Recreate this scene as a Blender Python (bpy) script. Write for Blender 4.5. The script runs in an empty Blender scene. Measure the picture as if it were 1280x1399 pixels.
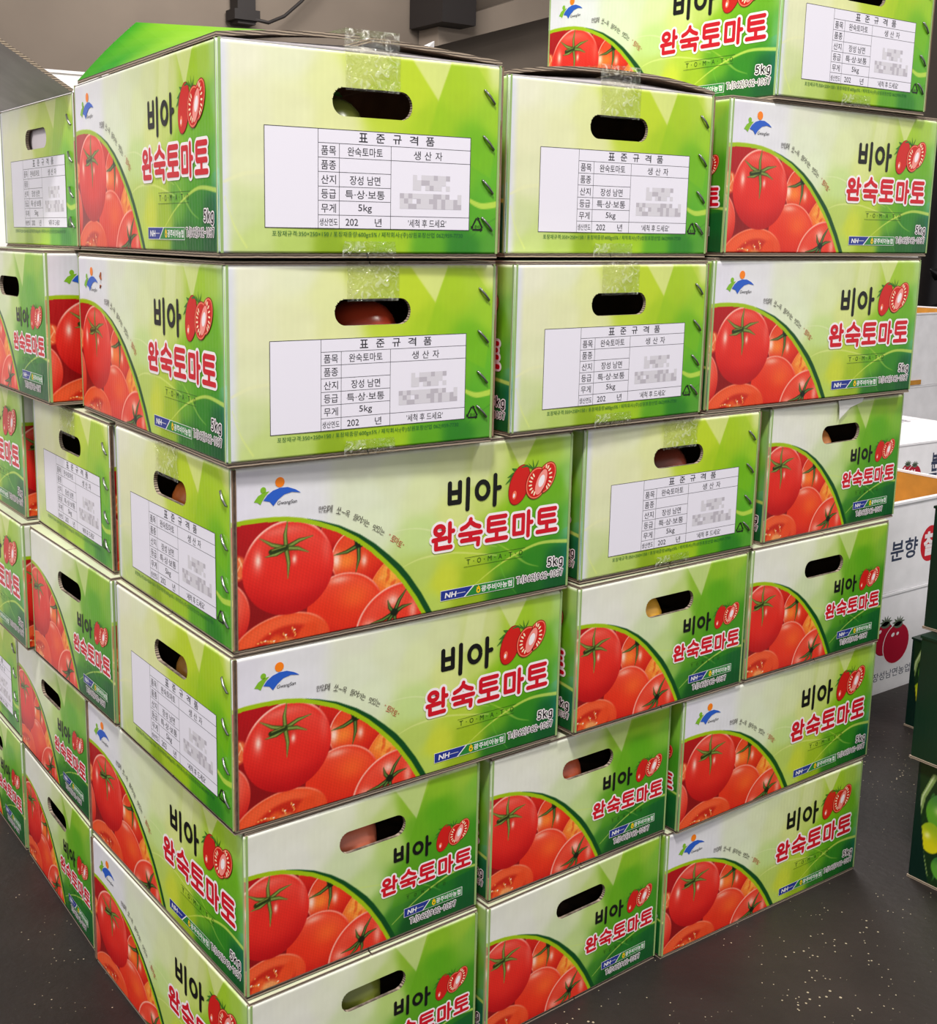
import bpy, math, random
import numpy as np
from mathutils import Vector, Matrix
from mathutils.geometry import tessellate_polygon
random.seed(7); RNG = np.random.default_rng(11)
SC = bpy.context.scene; COL = SC.collection
R = math.radians

# ------------------------------------------------------------------ camera
cam = bpy.data.cameras.new('camera'); camo = bpy.data.objects.new('camera', cam); COL.objects.link(camo)
F, CX, CY = 1607.924, 552.798, 619.952
yaw, pit, rol = 0.602181, -0.183138, 0.0123556
ca, sa, cb, sb, cc, s_c = math.cos(yaw), math.sin(yaw), math.cos(pit), math.sin(pit), math.cos(rol), math.sin(rol)
fw = Vector((sa*cb, ca*cb, sb)); rt = Vector((ca, -sa, 0)); up = rt.cross(fw)
rt2 = rt*cc + up*s_c; up2 = -rt*s_c + up*cc
M4 = Matrix((rt2, up2, -fw)).transposed().to_4x4(); M4.translation = (-0.393244, -0.803834, 0.787655)
camo.matrix_world = M4
cam.sensor_fit = 'VERTICAL'; cam.sensor_height = 36; cam.lens = F*36/1399
cam.shift_x = (640-CX)/1399; cam.shift_y = (CY-699.5)/1399
cam.clip_start = 0.02; cam.clip_end = 100
SC.camera = camo

# ------------------------------------------------------------------ world, lamps, exposure
w = bpy.data.worlds.new('market_air'); SC.world = w; w.use_nodes = True
w.node_tree.nodes['Background'].inputs[0].default_value = (1.0, 0.985, 0.97, 1)
w.node_tree.nodes['Background'].inputs[1].default_value = 0.80
SC.view_settings.view_transform = 'Standard'; SC.view_settings.look = 'None'
SC.view_settings.exposure = 0.0; SC.view_settings.gamma = 1.0; SC.view_settings.use_curve_mapping = False

def area(name, loc, target, size, power, col=(1, .97, .93)):
    l = bpy.data.lights.new(name, 'AREA'); l.shape = 'RECTANGLE'; l.size, l.size_y = size; l.energy = power; l.color = col
    o = bpy.data.objects.new(name, l); COL.objects.link(o); o.location = loc
    o.rotation_euler = (Vector(target)-Vector(loc)).to_track_quat('-Z', 'Y').to_euler()
    return o
area('ceiling_and_fill_lamp', (-0.8, -1.05, 3.2), (0.2, 0, 0.5), (0.32, 0.32), 100)
area('ceiling_and_fill_lamp', (-3.0, 0.3, 3.0), (0, 0.4, 0.1), (0.9, 0.9), 62)  # unseen soft fill, added to brighten the left-facing sides
area('ceiling_and_fill_lamp', (1.6, -1.8, 3.3), (1.2, 0.3, 0.2), (0.5, 0.5), 48)
area('ceiling_and_fill_lamp', (2.2, 2.0, 3.3), (1.9, .7, .2), (1.2, 1.2), 85)  # fill light placed to brighten the white cartons, no fixture seen
area('ceiling_and_fill_lamp', (2.5, 3.9, 3.3), (3.2, 6.0, 2.0), (1.6, .6), 95)  # extra fill added to lighten the far wall, not a known lamp

# ------------------------------------------------------------------ materials
def srgb(c):
    c = np.asarray(c, float)/255.0
    return np.where(c <= .04045, c/12.92, ((c+.055)/1.055)**2.4)
def rgba(c): return tuple(float(x) for x in srgb(c))+(1.0,)
def new_mat(name):
    m = bpy.data.materials.new(name); m.use_nodes = True
    return m, m.node_tree.nodes, m.node_tree.links, m.node_tree.nodes['Principled BSDF']
def plain(name, c, rough=.5, noise=0.0, scale=40, bump=0.0, metal=0.0, spec=.4):
    m, n, l, b = new_mat(name)
    b.inputs['Roughness'].default_value = rough; b.inputs['Metallic'].default_value = metal
    b.inputs['Specular IOR Level'].default_value = spec
    b.inputs['Base Color'].default_value = rgba(c)
    if noise or bump:
        t = n.new('ShaderNodeTexCoord'); z = n.new('ShaderNodeTexNoise'); z.inputs['Scale'].default_value = scale; z.inputs['Detail'].default_value = 6
        l.new(t.outputs['Object'], z.inputs['Vector'])
        if noise:
            r = n.new('ShaderNodeValToRGB'); a = np.array(c, float)
            r.color_ramp.elements[0].position = .3; r.color_ramp.elements[1].position = .7
            r.color_ramp.elements[0].color = rgba(a*(1-noise)); r.color_ramp.elements[1].color = rgba(np.minimum(a*(1+noise), 255))
            l.new(z.outputs['Fac'], r.inputs['Fac']); l.new(r.outputs['Color'], b.inputs['Base Color'])
        if bump:
            p = n.new('ShaderNodeBump'); p.inputs['Strength'].default_value = bump; p.inputs['Distance'].default_value = .004
            l.new(z.outputs['Fac'], p.inputs['Height']); l.new(p.outputs['Normal'], b.inputs['Normal'])
    return m
def printed_mat(name='glossy_print', rough=.36):
    m, n, l, b = new_mat(name)
    a = n.new('ShaderNodeVertexColor'); a.layer_name = 'print'
    b.inputs['Roughness'].default_value = rough; b.inputs['Specular IOR Level'].default_value = .42
    t = n.new('ShaderNodeTexCoord')
    # faint paper mottle
    z0 = n.new('ShaderNodeTexNoise'); z0.inputs['Scale'].default_value = 60; z0.inputs['Detail'].default_value = 4
    l.new(t.outputs['Object'], z0.inputs['Vector'])
    mr = n.new('ShaderNodeMapRange'); mr.inputs[3].default_value = .94; mr.inputs[4].default_value = 1.04
    l.new(z0.outputs['Fac'], mr.inputs[0])
    mx = n.new('ShaderNodeVectorMath'); mx.operation = 'SCALE'
    l.new(a.outputs['Color'], mx.inputs[0]); l.new(mr.outputs[0], mx.inputs['Scale']); l.new(mx.outputs[0], b.inputs['Base Color'])
    # corrugation flutes (vertical) and dents
    wv = n.new('ShaderNodeTexWave'); wv.bands_direction = 'X'; wv.inputs['Scale'].default_value = 55; wv.inputs['Distortion'].default_value = .6
    l.new(t.outputs['Object'], wv.inputs['Vector'])
    z = n.new('ShaderNodeTexNoise'); z.inputs['Scale'].default_value = 22; z.inputs['Detail'].default_value = 3
    l.new(t.outputs['Object'], z.inputs['Vector'])
    ad = n.new('ShaderNodeMath'); ad.operation = 'MULTIPLY_ADD'; ad.inputs[1].default_value = .06
    l.new(wv.outputs['Fac'], ad.inputs[0]); l.new(z.outputs['Fac'], ad.inputs[2])
    bp = n.new('ShaderNodeBump'); bp.inputs['Strength'].default_value = .35; bp.inputs['Distance'].default_value = .0025
    l.new(ad.outputs[0], bp.inputs['Height']); l.new(bp.outputs['Normal'], b.inputs['Normal'])
    return m
PRINT = printed_mat()
KRAFT = plain('kraft_board', (128, 104, 84), .85, .12, 90)
PALE_FLAP = plain('pale_printed_fold', (214, 220, 188), .45, .05, 12)
DKRAFT = plain('dark_flute_core', (84, 68, 56), .9, .2, 300)
WHITE_IN = plain('inside_board', (112, 86, 62), .85, .06, 60)
WHITE_LINER = plain('white_liner', (212, 205, 203), .7, .04, 60)
GREYB = plain('grey_outer_board', (186, 180, 182), .75, .05, 30)
GREEN_FLAP, _n, _l, _b = new_mat('green_printed_board')
_b.inputs['Roughness'].default_value = .4
_t = _n.new('ShaderNodeTexCoord'); _z = _n.new('ShaderNodeTexNoise'); _z.inputs['Scale'].default_value = 5; _z.inputs['Detail'].default_value = 1
_r = _n.new('ShaderNodeValToRGB'); _r.color_ramp.elements[0].position = .35; _r.color_ramp.elements[0].color = rgba((38, 140, 28)); _r.color_ramp.elements[1].position = .68; _r.color_ramp.elements[1].color = rgba((150, 195, 40))
_l.new(_t.outputs['Object'], _z.inputs['Vector']); _l.new(_z.outputs['Fac'], _r.inputs['Fac']); _l.new(_r.outputs['Color'], _b.inputs['Base Color'])
# raw corrugated edge: fine stripes along the board
RAW, _n, _l, _b = new_mat('raw_corrugated_edge')
_b.inputs['Roughness'].default_value = .9
_t = _n.new('ShaderNodeTexCoord'); _w = _n.new('ShaderNodeTexWave'); _w.bands_direction = 'Z'; _w.inputs['Scale'].default_value = 160; _w.inputs['Distortion'].default_value = 1.5; _w.inputs['Detail'].default_value = 2
_r = _n.new('ShaderNodeValToRGB'); _r.color_ramp.elements[0].color = rgba((62, 50, 44)); _r.color_ramp.elements[1].color = rgba((176, 158, 138))
_l.new(_t.outputs['Object'], _w.inputs['Vector']); _l.new(_w.outputs['Fac'], _r.inputs['Fac']); _l.new(_r.outputs['Color'], _b.inputs['Base Color'])
STEEL = plain('staple_steel', (150, 150, 150), .28, metal=.9)
TAPE, _n, _l, _b = new_mat('clear_tape')
_out = _n['Material Output']; _tr = _n.new('ShaderNodeBsdfTransparent'); _gl = _n.new('ShaderNodeBsdfGlossy'); _gl.inputs['Roughness'].default_value = .12
_tr.inputs[0].default_value = (.97, .97, .93, 1)
_df = _n.new('ShaderNodeBsdfDiffuse'); _df.inputs[0].default_value = (.9, .9, .85, 1)
_t = _n.new('ShaderNodeTexCoord'); _v = _n.new('ShaderNodeTexNoise'); _v.inputs['Scale'].default_value = 130; _v.inputs['Detail'].default_value = 3; _v.inputs['Distortion'].default_value = 1.5
_l.new(_t.outputs['Object'], _v.inputs['Vector'])
_bp = _n.new('ShaderNodeBump'); _bp.inputs['Strength'].default_value = 1; _bp.inputs['Distance'].default_value = .004; _l.new(_v.outputs['Fac'], _bp.inputs['Height']); _l.new(_bp.outputs['Normal'], _gl.inputs['Normal'])
_m1 = _n.new('ShaderNodeMixShader'); _m1.inputs[0].default_value = .07; _l.new(_tr.outputs[0], _m1.inputs[1]); _l.new(_gl.outputs[0], _m1.inputs[2])
_rp = _n.new('ShaderNodeMapRange'); _rp.inputs[1].default_value = .56; _rp.inputs[2].default_value = .66; _rp.inputs[4].default_value = .16; _l.new(_v.outputs['Fac'], _rp.inputs[0])
_m2 = _n.new('ShaderNodeMixShader'); _l.new(_rp.outputs[0], _m2.inputs[0]); _l.new(_m1.outputs[0], _m2.inputs[1]); _l.new(_df.outputs[0], _m2.inputs[2]); _l.new(_m2.outputs[0], _out.inputs[0])

INK = {}
def ink(name, c, rough=.38):
    if name not in INK: INK[name] = plain('ink_'+name, c, rough)
    return INK[name]
for nm, c in dict(black=(16, 14, 14), red=(206, 16, 36), halo=(246, 236, 240), white=(238, 236, 236), navy=(34, 52, 140), blue=(40, 92, 196), green=(128, 184, 40), orange=(246, 130, 20),
                  yellow=(250, 200, 20), dkgreen=(24, 100, 48), bar=(40, 130, 52), paper=(232, 228, 240), line=(60, 58, 66), text=(36, 34, 42), grey=(212, 208, 216), grey2=(186, 180, 190), script=(70, 62, 58), scriptred=(190, 70, 50),
                  tom=(206, 28, 22), tomlight=(240, 120, 90), tomdark=(140, 14, 16), flesh=(244, 150, 140), seed=(250, 226, 190), leaf=(56, 116, 36), dimgreen=(40, 74, 20), crimson=(178, 20, 50), crimdark=(120, 14, 36), calyx=(96, 110, 92), navytext=(52, 62, 88), circle=(206, 28, 44)).items(): ink(nm, c)

# ------------------------------------------------------------------ object helpers
def mesh_obj(name, verts, faces, mats, parent=None, midx=None, smooth=False):
    me = bpy.data.meshes.new(name); me.from_pydata([tuple(v) for v in verts], [], [tuple(f) for f in faces])
    for m in (mats if isinstance(mats, (list, tuple)) else [mats]): me.materials.append(m)
    if midx is not None: me.polygons.foreach_set('material_index', np.asarray(midx, np.int32))
    if smooth: me.polygons.foreach_set('use_smooth', np.ones(len(me.polygons), bool))
    me.update()
    o = bpy.data.objects.new(name, me); COL.objects.link(o)
    if parent: o.parent = parent
    return o
def tag(o, label=None, cat=None, group=None, kind=None):
    for k, v in (('label', label), ('category', cat), ('group', group), ('kind', kind)):
        if v: o[k] = v
    return o
def empty(name, loc, rz=0.0):
    o = bpy.data.objects.new(name, None); COL.objects.link(o); o.location = loc; o.rotation_euler = (0, 0, rz); o.empty_display_size = .05
    return o
class MB:
    """collects simple solids; build() links them as one mesh object"""
    def __init__(s): s.v = []; s.f = []; s.m = []
    def box(s, x0, y0, z0, x1, y1, z1, m=0, top=None):
        b = len(s.v)
        s.v += [(x0, y0, z0), (x1, y0, z0), (x1, y1, z0), (x0, y1, z0), (x0, y0, z1), (x1, y0, z1), (x1, y1, z1), (x0, y1, z1)]
        s.f += [(b, b+3, b+2, b+1), (b+4, b+5, b+6, b+7), (b, b+1, b+5, b+4), (b+1, b+2, b+6, b+5), (b+2, b+3, b+7, b+6), (b+3, b, b+4, b+7)]
        s.m += [m, m if top is None else top, m, m, m, m]
    def quad_solid(s, P, n, th, m=(0, 0, 0)):
        """P: rows x cols grid of points; offset by n*th makes a sheet with thickness. m=(front, back, rim)"""
        P = np.asarray(P, float); r, c, _ = P.shape; n = np.asarray(n, float)
        b = len(s.v); s.v += [tuple(p) for p in P.reshape(-1, 3)]; s.v += [tuple(p) for p in (P+n*th).reshape(-1, 3)]
        k = r*c
        for i in range(r-1):
            for j in range(c-1):
                a = b+i*c+j; s.f.append((a, a+1, a+c+1, a+c)); s.m.append(m[0]); a += k; s.f.append((a, a+c, a+c+1, a+1)); s.m.append(m[1])
        def rim(ids):
            for p, q in zip(ids[:-1], ids[1:]): s.f.append((b+p, b+k+p, b+k+q, b+q)); s.m.append(m[2])
        rim([j for j in range(c)]); rim([i*c+c-1 for i in range(r)]); rim([(r-1)*c+j for j in range(c-1, -1, -1)]); rim([i*c for i in range(r-1, -1, -1)])
    def tube(s, pts, rad, n=6, m=0):
        pts = [Vector(p) for p in pts]; b = len(s.v)
        for i, p in enumerate(pts):
            t = (pts[min(i+1, len(pts)-1)]-pts[max(i-1, 0)]).normalized(); a = t.orthogonal().normalized() if i == 0 else (a-t*a.dot(t)).normalized(); c = t.cross(a)
            rr = rad[i] if isinstance(rad, (list, tuple)) else rad
            for k in range(n):
                an = 2*math.pi*k/n; s.v.append(tuple(p+(a*math.cos(an)+c*math.sin(an))*rr))
        for i in range(len(pts)-1):
            for k in range(n): s.f.append((b+i*n+k, b+i*n+(k+1) % n, b+(i+1)*n+(k+1) % n, b+(i+1)*n+k)); s.m.append(m)
        s.f.append(tuple(b+k for k in range(n))[::-1]); s.f.append(tuple(b+(len(pts)-1)*n+k for k in range(n))); s.m += [m, m]
    def build(s, name, mats, parent=None, smooth=False): return mesh_obj(name, s.v, s.f, mats, parent, s.m, smooth)

# ------------------------------------------------------------------ flat print (lettering, emblems) as thin geometry, millimetre coordinates
_textcache = {}
def text_mesh(body, offset):
    k = (body, offset)
    if k not in _textcache:
        c = bpy.data.curves.new('t', 'FONT'); c.body = body; c.size = 1; c.offset = offset; c.resolution_u = 3
        o = bpy.data.objects.new('t', c); COL.objects.link(o)
        bpy.context.view_layer.update()
        e = o.evaluated_get(bpy.context.evaluated_depsgraph_get()); m = e.to_mesh()
        V = np.array([v.co[:2] for v in m.vertices]).reshape(-1, 2); Fc = [tuple(p.vertices) for p in m.polygons]
        e.to_mesh_clear(); bpy.data.objects.remove(o); bpy.data.curves.remove(c)
        _textcache[k] = (V, Fc)
    return _textcache[k]
class Decal:
    def __init__(s): s.v = []; s.f = []; s.m = []; s.mats = []
    def mi(s, name):
        if name not in s.mats: s.mats.append(name)
        return s.mats.index(name)
    def poly(s, pts, mat, layer=1):
        b = len(s.v); s.v += [(p[0], p[1], layer) for p in pts]; s.f.append(tuple(range(b, b+len(pts)))); s.m.append(s.mi(mat))
    def rect(s, x0, y0, x1, y1, mat, layer=1): s.poly([(x0, y0), (x1, y0), (x1, y1), (x0, y1)], mat, layer)
    def ell(s, cx, cy, rx, ry, mat, rot=0, layer=1, n=28):
        c, d = math.cos(R(rot)), math.sin(R(rot))
        s.poly([(cx+rx*math.cos(a)*c-ry*math.sin(a)*d, cy+rx*math.cos(a)*d+ry*math.sin(a)*c) for a in np.linspace(0, 2*math.pi, n, endpoint=False)], mat, layer)
    def stroke(s, pts, wd, mat, layer=1):
        pts = np.asarray(pts, float); wd = np.broadcast_to(wd, len(pts))
        d = np.gradient(pts, axis=0); d /= np.linalg.norm(d, axis=1)[:, None]+1e-9; nn = np.stack([-d[:, 1], d[:, 0]], 1)*np.asarray(wd)[:, None]/2
        L, Q = pts+nn, pts-nn
        for i in range(len(pts)-1): s.poly([Q[i], Q[i+1], L[i+1], L[i]], mat, layer)
    def frame(s, x0, y0, x1, y1, t, mat, layer=1):
        s.rect(x0, y0, x1, y0+t, mat, layer); s.rect(x0, y1-t, x1, y1, mat, layer); s.rect(x0, y0, x0+t, y1, mat, layer); s.rect(x1-t, y0, x1, y1, mat, layer)
    def text(s, body, x0, y0, x1, y1, mat, offset=0.0, layer=2, rot=0, ref=None, shear=0):
        V, Fc = text_mesh(body, offset)
        Vr = text_mesh(body, 0.0 if ref is None else ref)[0]
        if len(V) == 0: return
        lo, hi = Vr.min(0), Vr.max(0); P = (V-lo)/np.maximum(hi-lo, 1e-6)
        X = x0+P[:, 0]*(x1-x0); Y = y0+P[:, 1]*(y1-y0); X = X+shear*(Y-y0)
        if rot:
            cx, cy = (x0+x1)/2, (y0+y1)/2; c, d = math.cos(R(rot)), math.sin(R(rot)); X, Y = cx+(X-cx)*c-(Y-cy)*d, cy+(X-cx)*d+(Y-cy)*c
        b = len(s.v); s.v += [(x, y, layer) for x, y in zip(X, Y)]
        k = s.mi(mat)
        for f in Fc: s.f.append(tuple(b+i for i in f)); s.m.append(k)
    def curve_pts(s, pts, n=24):
        pts = np.asarray(pts, float); t = np.linspace(0, len(pts)-1, n); i = np.minimum(t.astype(int), len(pts)-2); u = (t-i)[:, None]
        g = lambda k: pts[np.clip(k, 0, len(pts)-1)]
        return .5*((2*g(i))+(-g(i-1)+g(i+1))*u+(2*g(i-1)-5*g(i)+4*g(i+1)-g(i+2))*u*u+(-g(i-1)+3*g(i)-3*g(i+1)+g(i+2))*u**3)
    def build(s, name, parent, lift=.00004):
        v = [(x/1000, -lift*z-.00003, y/1000) for x, y, z in s.v]
        return mesh_obj(name, v, s.f, [INK[m] for m in s.mats], parent, s.m)

def mini_tomatoes(D, ox, oy, k):
    """whole tomato + cut half; reference centre in long-face millimetres (302,105)"""
    def T(x, y): return (ox+(x-302)*k, oy+(y-105)*k)
    def E(cx, cy, rx, ry, m, rot, L, n=28): p = T(cx, cy); D.ell(p[0], p[1], rx*k, ry*k, m, rot, L, n)
    def S(pts, wd, m, L): D.stroke([T(*p) for p in pts], np.array(wd)*k, m, L)
    for tip in ((270, 107), (277, 121), (272, 113)): S([(283, 114), ((283+tip[0])/2+1, (114+tip[1])/2+2), tip], [5, 3.4, .3], 'leaf', 1)
    E(286, 105, 11.4, 19.4, 'tomdark', -20, 2); E(286, 105, 10.7, 18.6, 'tom', -20, 3); E(280.5, 96, 2.4, 4, 'tomlight', -10, 4); E(280, 95.5, 1.1, 2, 'halo', -10, 5)
    S([(288, 121), (294, 122), (300, 119)], [1, 2.2, .4], 'leaf', 5)
    for tip in ((301, 127), (308, 126), (296, 124)): S([(303, 117), tip], [2, .2], 'leaf', 5)
    E(306, 104.5, 12.6, 15.5, 'tomdark', -20, 6); E(317, 108.5, 10.6, 16.4, 'tomdark', -33, 6)
    E(306, 104.5, 11.8, 14.7, 'tomlight', -20, 7); E(317, 108.5, 9.8, 15.6, 'tomlight', -33, 7)
    E(306, 104.5, 10.6, 13.5, 'tom', -20, 8); E(317, 108.5, 8.7, 14.4, 'tom', -33, 8)
    E(311.5, 105, 5.4, 12.5, 'flesh', -24, 9); E(312, 106, 3.2, 6, 'halo', -24, 10)
    for i in range(7):
        a = R(120+i*22); cx, cy = 306+7.3*math.cos(a)*1.0, 104+9.5*math.sin(a); E(cx, cy, 2.1, .85, 'seed', math.degrees(a), 10, 10)
    for i in range(8):
        a = R(84-i*22); cx, cy = 316.5+6.2*math.cos(a), 109+10.5*math.sin(a); E(cx, cy, 2.1, .85, 'seed', math.degrees(a), 10, 10)

GLYPH = {
 '완': [('o', .31, .77, .21, .17), [(.31, .58), (.31, .42)], [(.02, .39), (.62, .42)], [(.80, 1.0), (.80, .27)], [(.80, .68), (.97, .68)], [(.15, .25), (.15, .03), (.86, .03)]],
 '숙': [[(.5, 1.04), (.47, .92), (.3, .78), (.06, .69)], [(.5, .92), (.7, .78), (.94, .69)], [(-.02, .45), (1.02, .45)], [(.5, .45), (.5, .22)], [(.08, .19), (.9, .19), (.88, -.05)]],
 '토': [[(.94, .97), (.14, .97), (.08, .9), (.08, .46), (.14, .42), (.94, .42)], [(.08, .70), (.88, .70)], [(.5, .42), (.5, .06)], [(0, .04), (1, .04)]],
 '마': [[(.08, .88), (.08, .12), (.55, .12), (.55, .88), (.08, .88)], [(.82, 1.0), (.82, -.03)], [(.82, .53), (1.0, .53)]],
 '비': [[(.08, .92), (.08, .22), (.52, .22), (.52, .92)], [(.08, .58), (.52, .58)], [(.88, 1.0), (.88, .5), (.87, -.08)]],
 '아': [('o', .27, .53, .25, .31), [(.80, 1.02), (.80, .5), (.79, -.06)], [(.80, .53), (1.0, .55)]]}
DIG = {'0': [('o', .5, .5, .42, .5)], '1': [[(.25, .82), (.6, 1), (.6, 0)]], '2': [[(.1, .78), (.25, .96), (.6, 1), (.86, .82), (.8, .58), (.1, 0), (.9, 0)]], '3': [[(.12, .9), (.5, 1), (.85, .8), (.75, .58), (.4, .54), (.8, .45), (.88, .22), (.5, 0), (.1, .1)]],
 '5': [[(.85, 1), (.25, 1), (.18, .56), (.55, .64), (.88, .42), (.8, .12), (.45, 0), (.1, .1)]], '6': [[(.75, .98), (.35, .8), (.12, .4), (.25, .05), (.6, 0), (.88, .28), (.65, .56), (.2, .45)]], '7': [[(.08, 1), (.9, 1), (.4, 0)]], '9': [[(.25, .02), (.65, .2), (.88, .6), (.75, .95), (.4, 1), (.12, .72), (.35, .44), (.8, .55)]],
 'T': [[(0, 1), (1, 1)], [(.5, 1), (.5, 0)]], ':': [[(.5, .06), (.5, .1)], [(.5, .52), (.5, .56)]], '(': [[(.8, 1.1), (.35, .75), (.35, .25), (.8, -.1)]], ')': [[(.2, 1.1), (.65, .75), (.65, .25), (.2, -.1)]], '-': [[(.1, .48), (.9, .48)]],
 'k': [[(.12, 1.02), (.12, 0)], [(.8, .7), (.15, .3)], [(.4, .44), (.85, 0)]], 'g': [[(.85, .7), (.5, .74), (.15, .6), (.15, .15), (.5, 0), (.85, .14), (.85, .7), (.85, -.12), (.6, -.28), (.15, -.2)]]}
ADV = {'(': .55, ')': .55, ':': .45, '-': .7, '1': .8}
GLYPH.update(DIG)
def stroke_text(D, body, x0, y0, x1, y1, wd, halo, layer=4, ink_name='black'):
    adv = [ADV.get(c, 1) for c in body]; u = (x1-x0)/sum(adv); x = x0
    for c, a in zip(body, adv):
        for w_, m, L in ((wd+2*halo, 'halo', layer), (wd, ink_name, layer+4)):
            if w_ > 0 and (m != 'halo' or halo > 0): brush(D, c, x+u*a*.14, y0, x+u*a*.86, y1, w_, m, L)
        x += u*a
def brush(D, ch, x0, y0, x1, y1, wd, mat, layer):
    w_, h_ = x1-x0, y1-y0
    for st in GLYPH[ch]:
        if st[0] == 'o':
            _, cx, cy, rx, ry = st; pts = [(x0+(cx+rx*math.cos(a))*w_, y0+(cy+ry*math.sin(a))*h_) for a in np.linspace(0, 2*math.pi, 26)]; layer += .13
            D.stroke(pts, wd, mat, layer); continue
        pts = [(x0+a*w_, y0+b*h_) for a, b in st]
        for p, q in zip(pts[:-1], pts[1:]):
            layer += .13; a0 = math.atan2(q[1]-p[1], q[0]-p[0])
            D.poly([(p[0]+wd/2*math.cos(t), p[1]+wd/2*math.sin(t)) for t in np.linspace(a0+math.pi/2, a0+1.5*math.pi, 9)]+[(q[0]+wd/2*math.cos(t), q[1]+wd/2*math.sin(t)) for t in np.linspace(a0-math.pi/2, a0+math.pi/2, 9)], mat, layer)
def lettering_big(D, x0, y0, w, h, bx0, by0, bx1, by1, bo=.018):
    k = h/24
    brush(D, '비', bx0+2*k, by0+3*k, bx0+(bx1-bx0)*.44, by1-1.6*k, 4.4*k, 'black', 5)
    brush(D, '아', bx0+(bx1-bx0)*.54, by0+3*k, bx1-1.5*k, by1-1.6*k, 4.3*k, 'black', 5)
    cw = w/5
    for i, ch in enumerate('완숙토마토'):
        X0, X1, Y0, Y1 = x0+i*cw+cw*.13, x0+(i+1)*cw-cw*.11, y0+h*.07, y0+h*.95
        brush(D, ch, X0, Y0, X1, Y1, 8.4*k, 'halo', 4); brush(D, ch, X0, Y0, X1, Y1, 4.1*k, 'red', 9)

def bank_strip(D, x0, y0, x1, y1):
    w, h = x1-x0, y1-y0
    D.rect(x0, y0, x1, y1, 'white', 4)
    D.poly([(x0+.4, y0+.4), (x0+w*.31, y0+.4), (x0+w*.43, y1-.4), (x0+.4, y1-.4)], 'navy', 5)
    D.poly([(x0+w*.33, y0+.4), (x1-.6, y0+.4), (x1-.6, y1-.4), (x0+w*.45, y1-.4)], 'bar', 5)
    D.text('NH', x0+w*.06, y0+h*.25, x0+w*.2, y0+h*.72, 'white', .03, 6, shear=.15)
    D.rect(x0+w*.21, y0+h*.47, x0+w*.33, y0+h*.53, 'grey', 6)
    cx = x0+w*.505; D.ell(cx, y0+h*.42, h*.24, h*.27, 'yellow', 0, 6, 18); D.ell(cx, y0+h*.42, h*.1, h*.12, 'bar', 0, 7, 12); D.rect(cx-h*.2, y0+h*.66, cx+h*.2, y0+h*.75, 'yellow', 6); D.rect(cx-h*.05, y0+h*.75, cx+h*.05, y0+h*.88, 'yellow', 6)
    D.text('광주비아농협', x0+w*.545, y0+h*.2, x1-w*.03, y0+h*.8, 'white', .02, 6)

def emblem(D):
    D.ell(42.3, 133.8, 4.1, 4.1, 'orange', 0, 2); D.ell(27.6, 128.8, 2.5, 2.5, 'green', 0, 2)
    g = [(19.3, 120), (23, 124.5), (28, 127), (33, 127.5), (29.5, 124), (26.5, 120), (25, 117.2), (22.5, 119.2)]
    D.poly(g, 'green', 2)
    D.poly([(27.6, 120.3), (31, 124.3), (36, 127.6), (42, 129.2), (49, 129.2), (56, 126.6), (61, 123.4), (53, 124.8), (46, 123.4), (40.5, 119.7), (36.3, 115), (33.2, 118.8)], 'blue', 3)
    D.text('GwangSan', 39.5, 114.5, 57, 118.6, 'text', 0, 3, shear=.2)

def script_line(D):
    pts = np.array([(77, 104.5), (92, 102), (106, 96.3), (120, 88.6), (133, 80.6), (146, 72.5), (162, 60)]); cv = D.curve_pts(pts, 200)
    seg = np.r_[0, np.cumsum(np.linalg.norm(np.diff(cv, axis=0), axis=1))]; tot = seg[-1]
    s = '한입에 쏘~옥 들어가는 맛있는 "토마토"'; n = len(s)
    for i, ch in enumerate(s):
        if ch == ' ': continue
        t = (i+.5)/n*tot; x = np.interp(t, seg, cv[:, 0]); y = np.interp(t, seg, cv[:, 1]); x2 = np.interp(t+1, seg, cv[:, 0]); y2 = np.interp(t+1, seg, cv[:, 1])
        a = math.degrees(math.atan2(y2-y, x2-x)); hh, hw, dy = (1.3, .6, 4) if ch == '"' else (1.2, 1.7, 2.5) if ch == '~' else (5.0+((i*37) % 5)*.35, 2.25, .6)
        D.text(ch, x-hw, y+dy, x+hw, y+dy+hh, 'scriptred' if i > n-6 else 'script', 0, 3, rot=a*.8)

def long_decal():
    D = Decal(); E = Decal(); emblem(E); M = Decal(); S = Decal(); script_line(S)
    lettering_big(D, 187, 55, 147.5, 25, 204, 88.5, 265, 118)
    mini_tomatoes(M, 302, 105, 1.0)
    D.rect(226, 44.4, 295, 44.75, 'dimgreen', 2); D.rect(225, 36, 293, 36.35, 'dimgreen', 2)
    for i, ch in enumerate('T·O·M·A·T·O'):
        x = 228+i*6.0
        if ch == '·': D.ell(x+2, 40.6, .5, .5, 'dimgreen', 0, 2, 8)
        else: D.text(ch, x, 38.2, x+4.2, 42.9, 'dimgreen', 0, 2)
    stroke_text(D, '5kg', 321.5, 22.4, 342.5, 30.2, 1.35, 1.0); stroke_text(D, 'T:(062)962-1037', 285.5, 11.4, 342.5, 17.2, .75, .75)
    K = Decal(); bank_strip(K, 200, 8.4, 283, 18)
    return [('lettering', D), ('emblem', E), ('tomato_drawing', M), ('slogan', S), ('cooperative_mark', K)]
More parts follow.
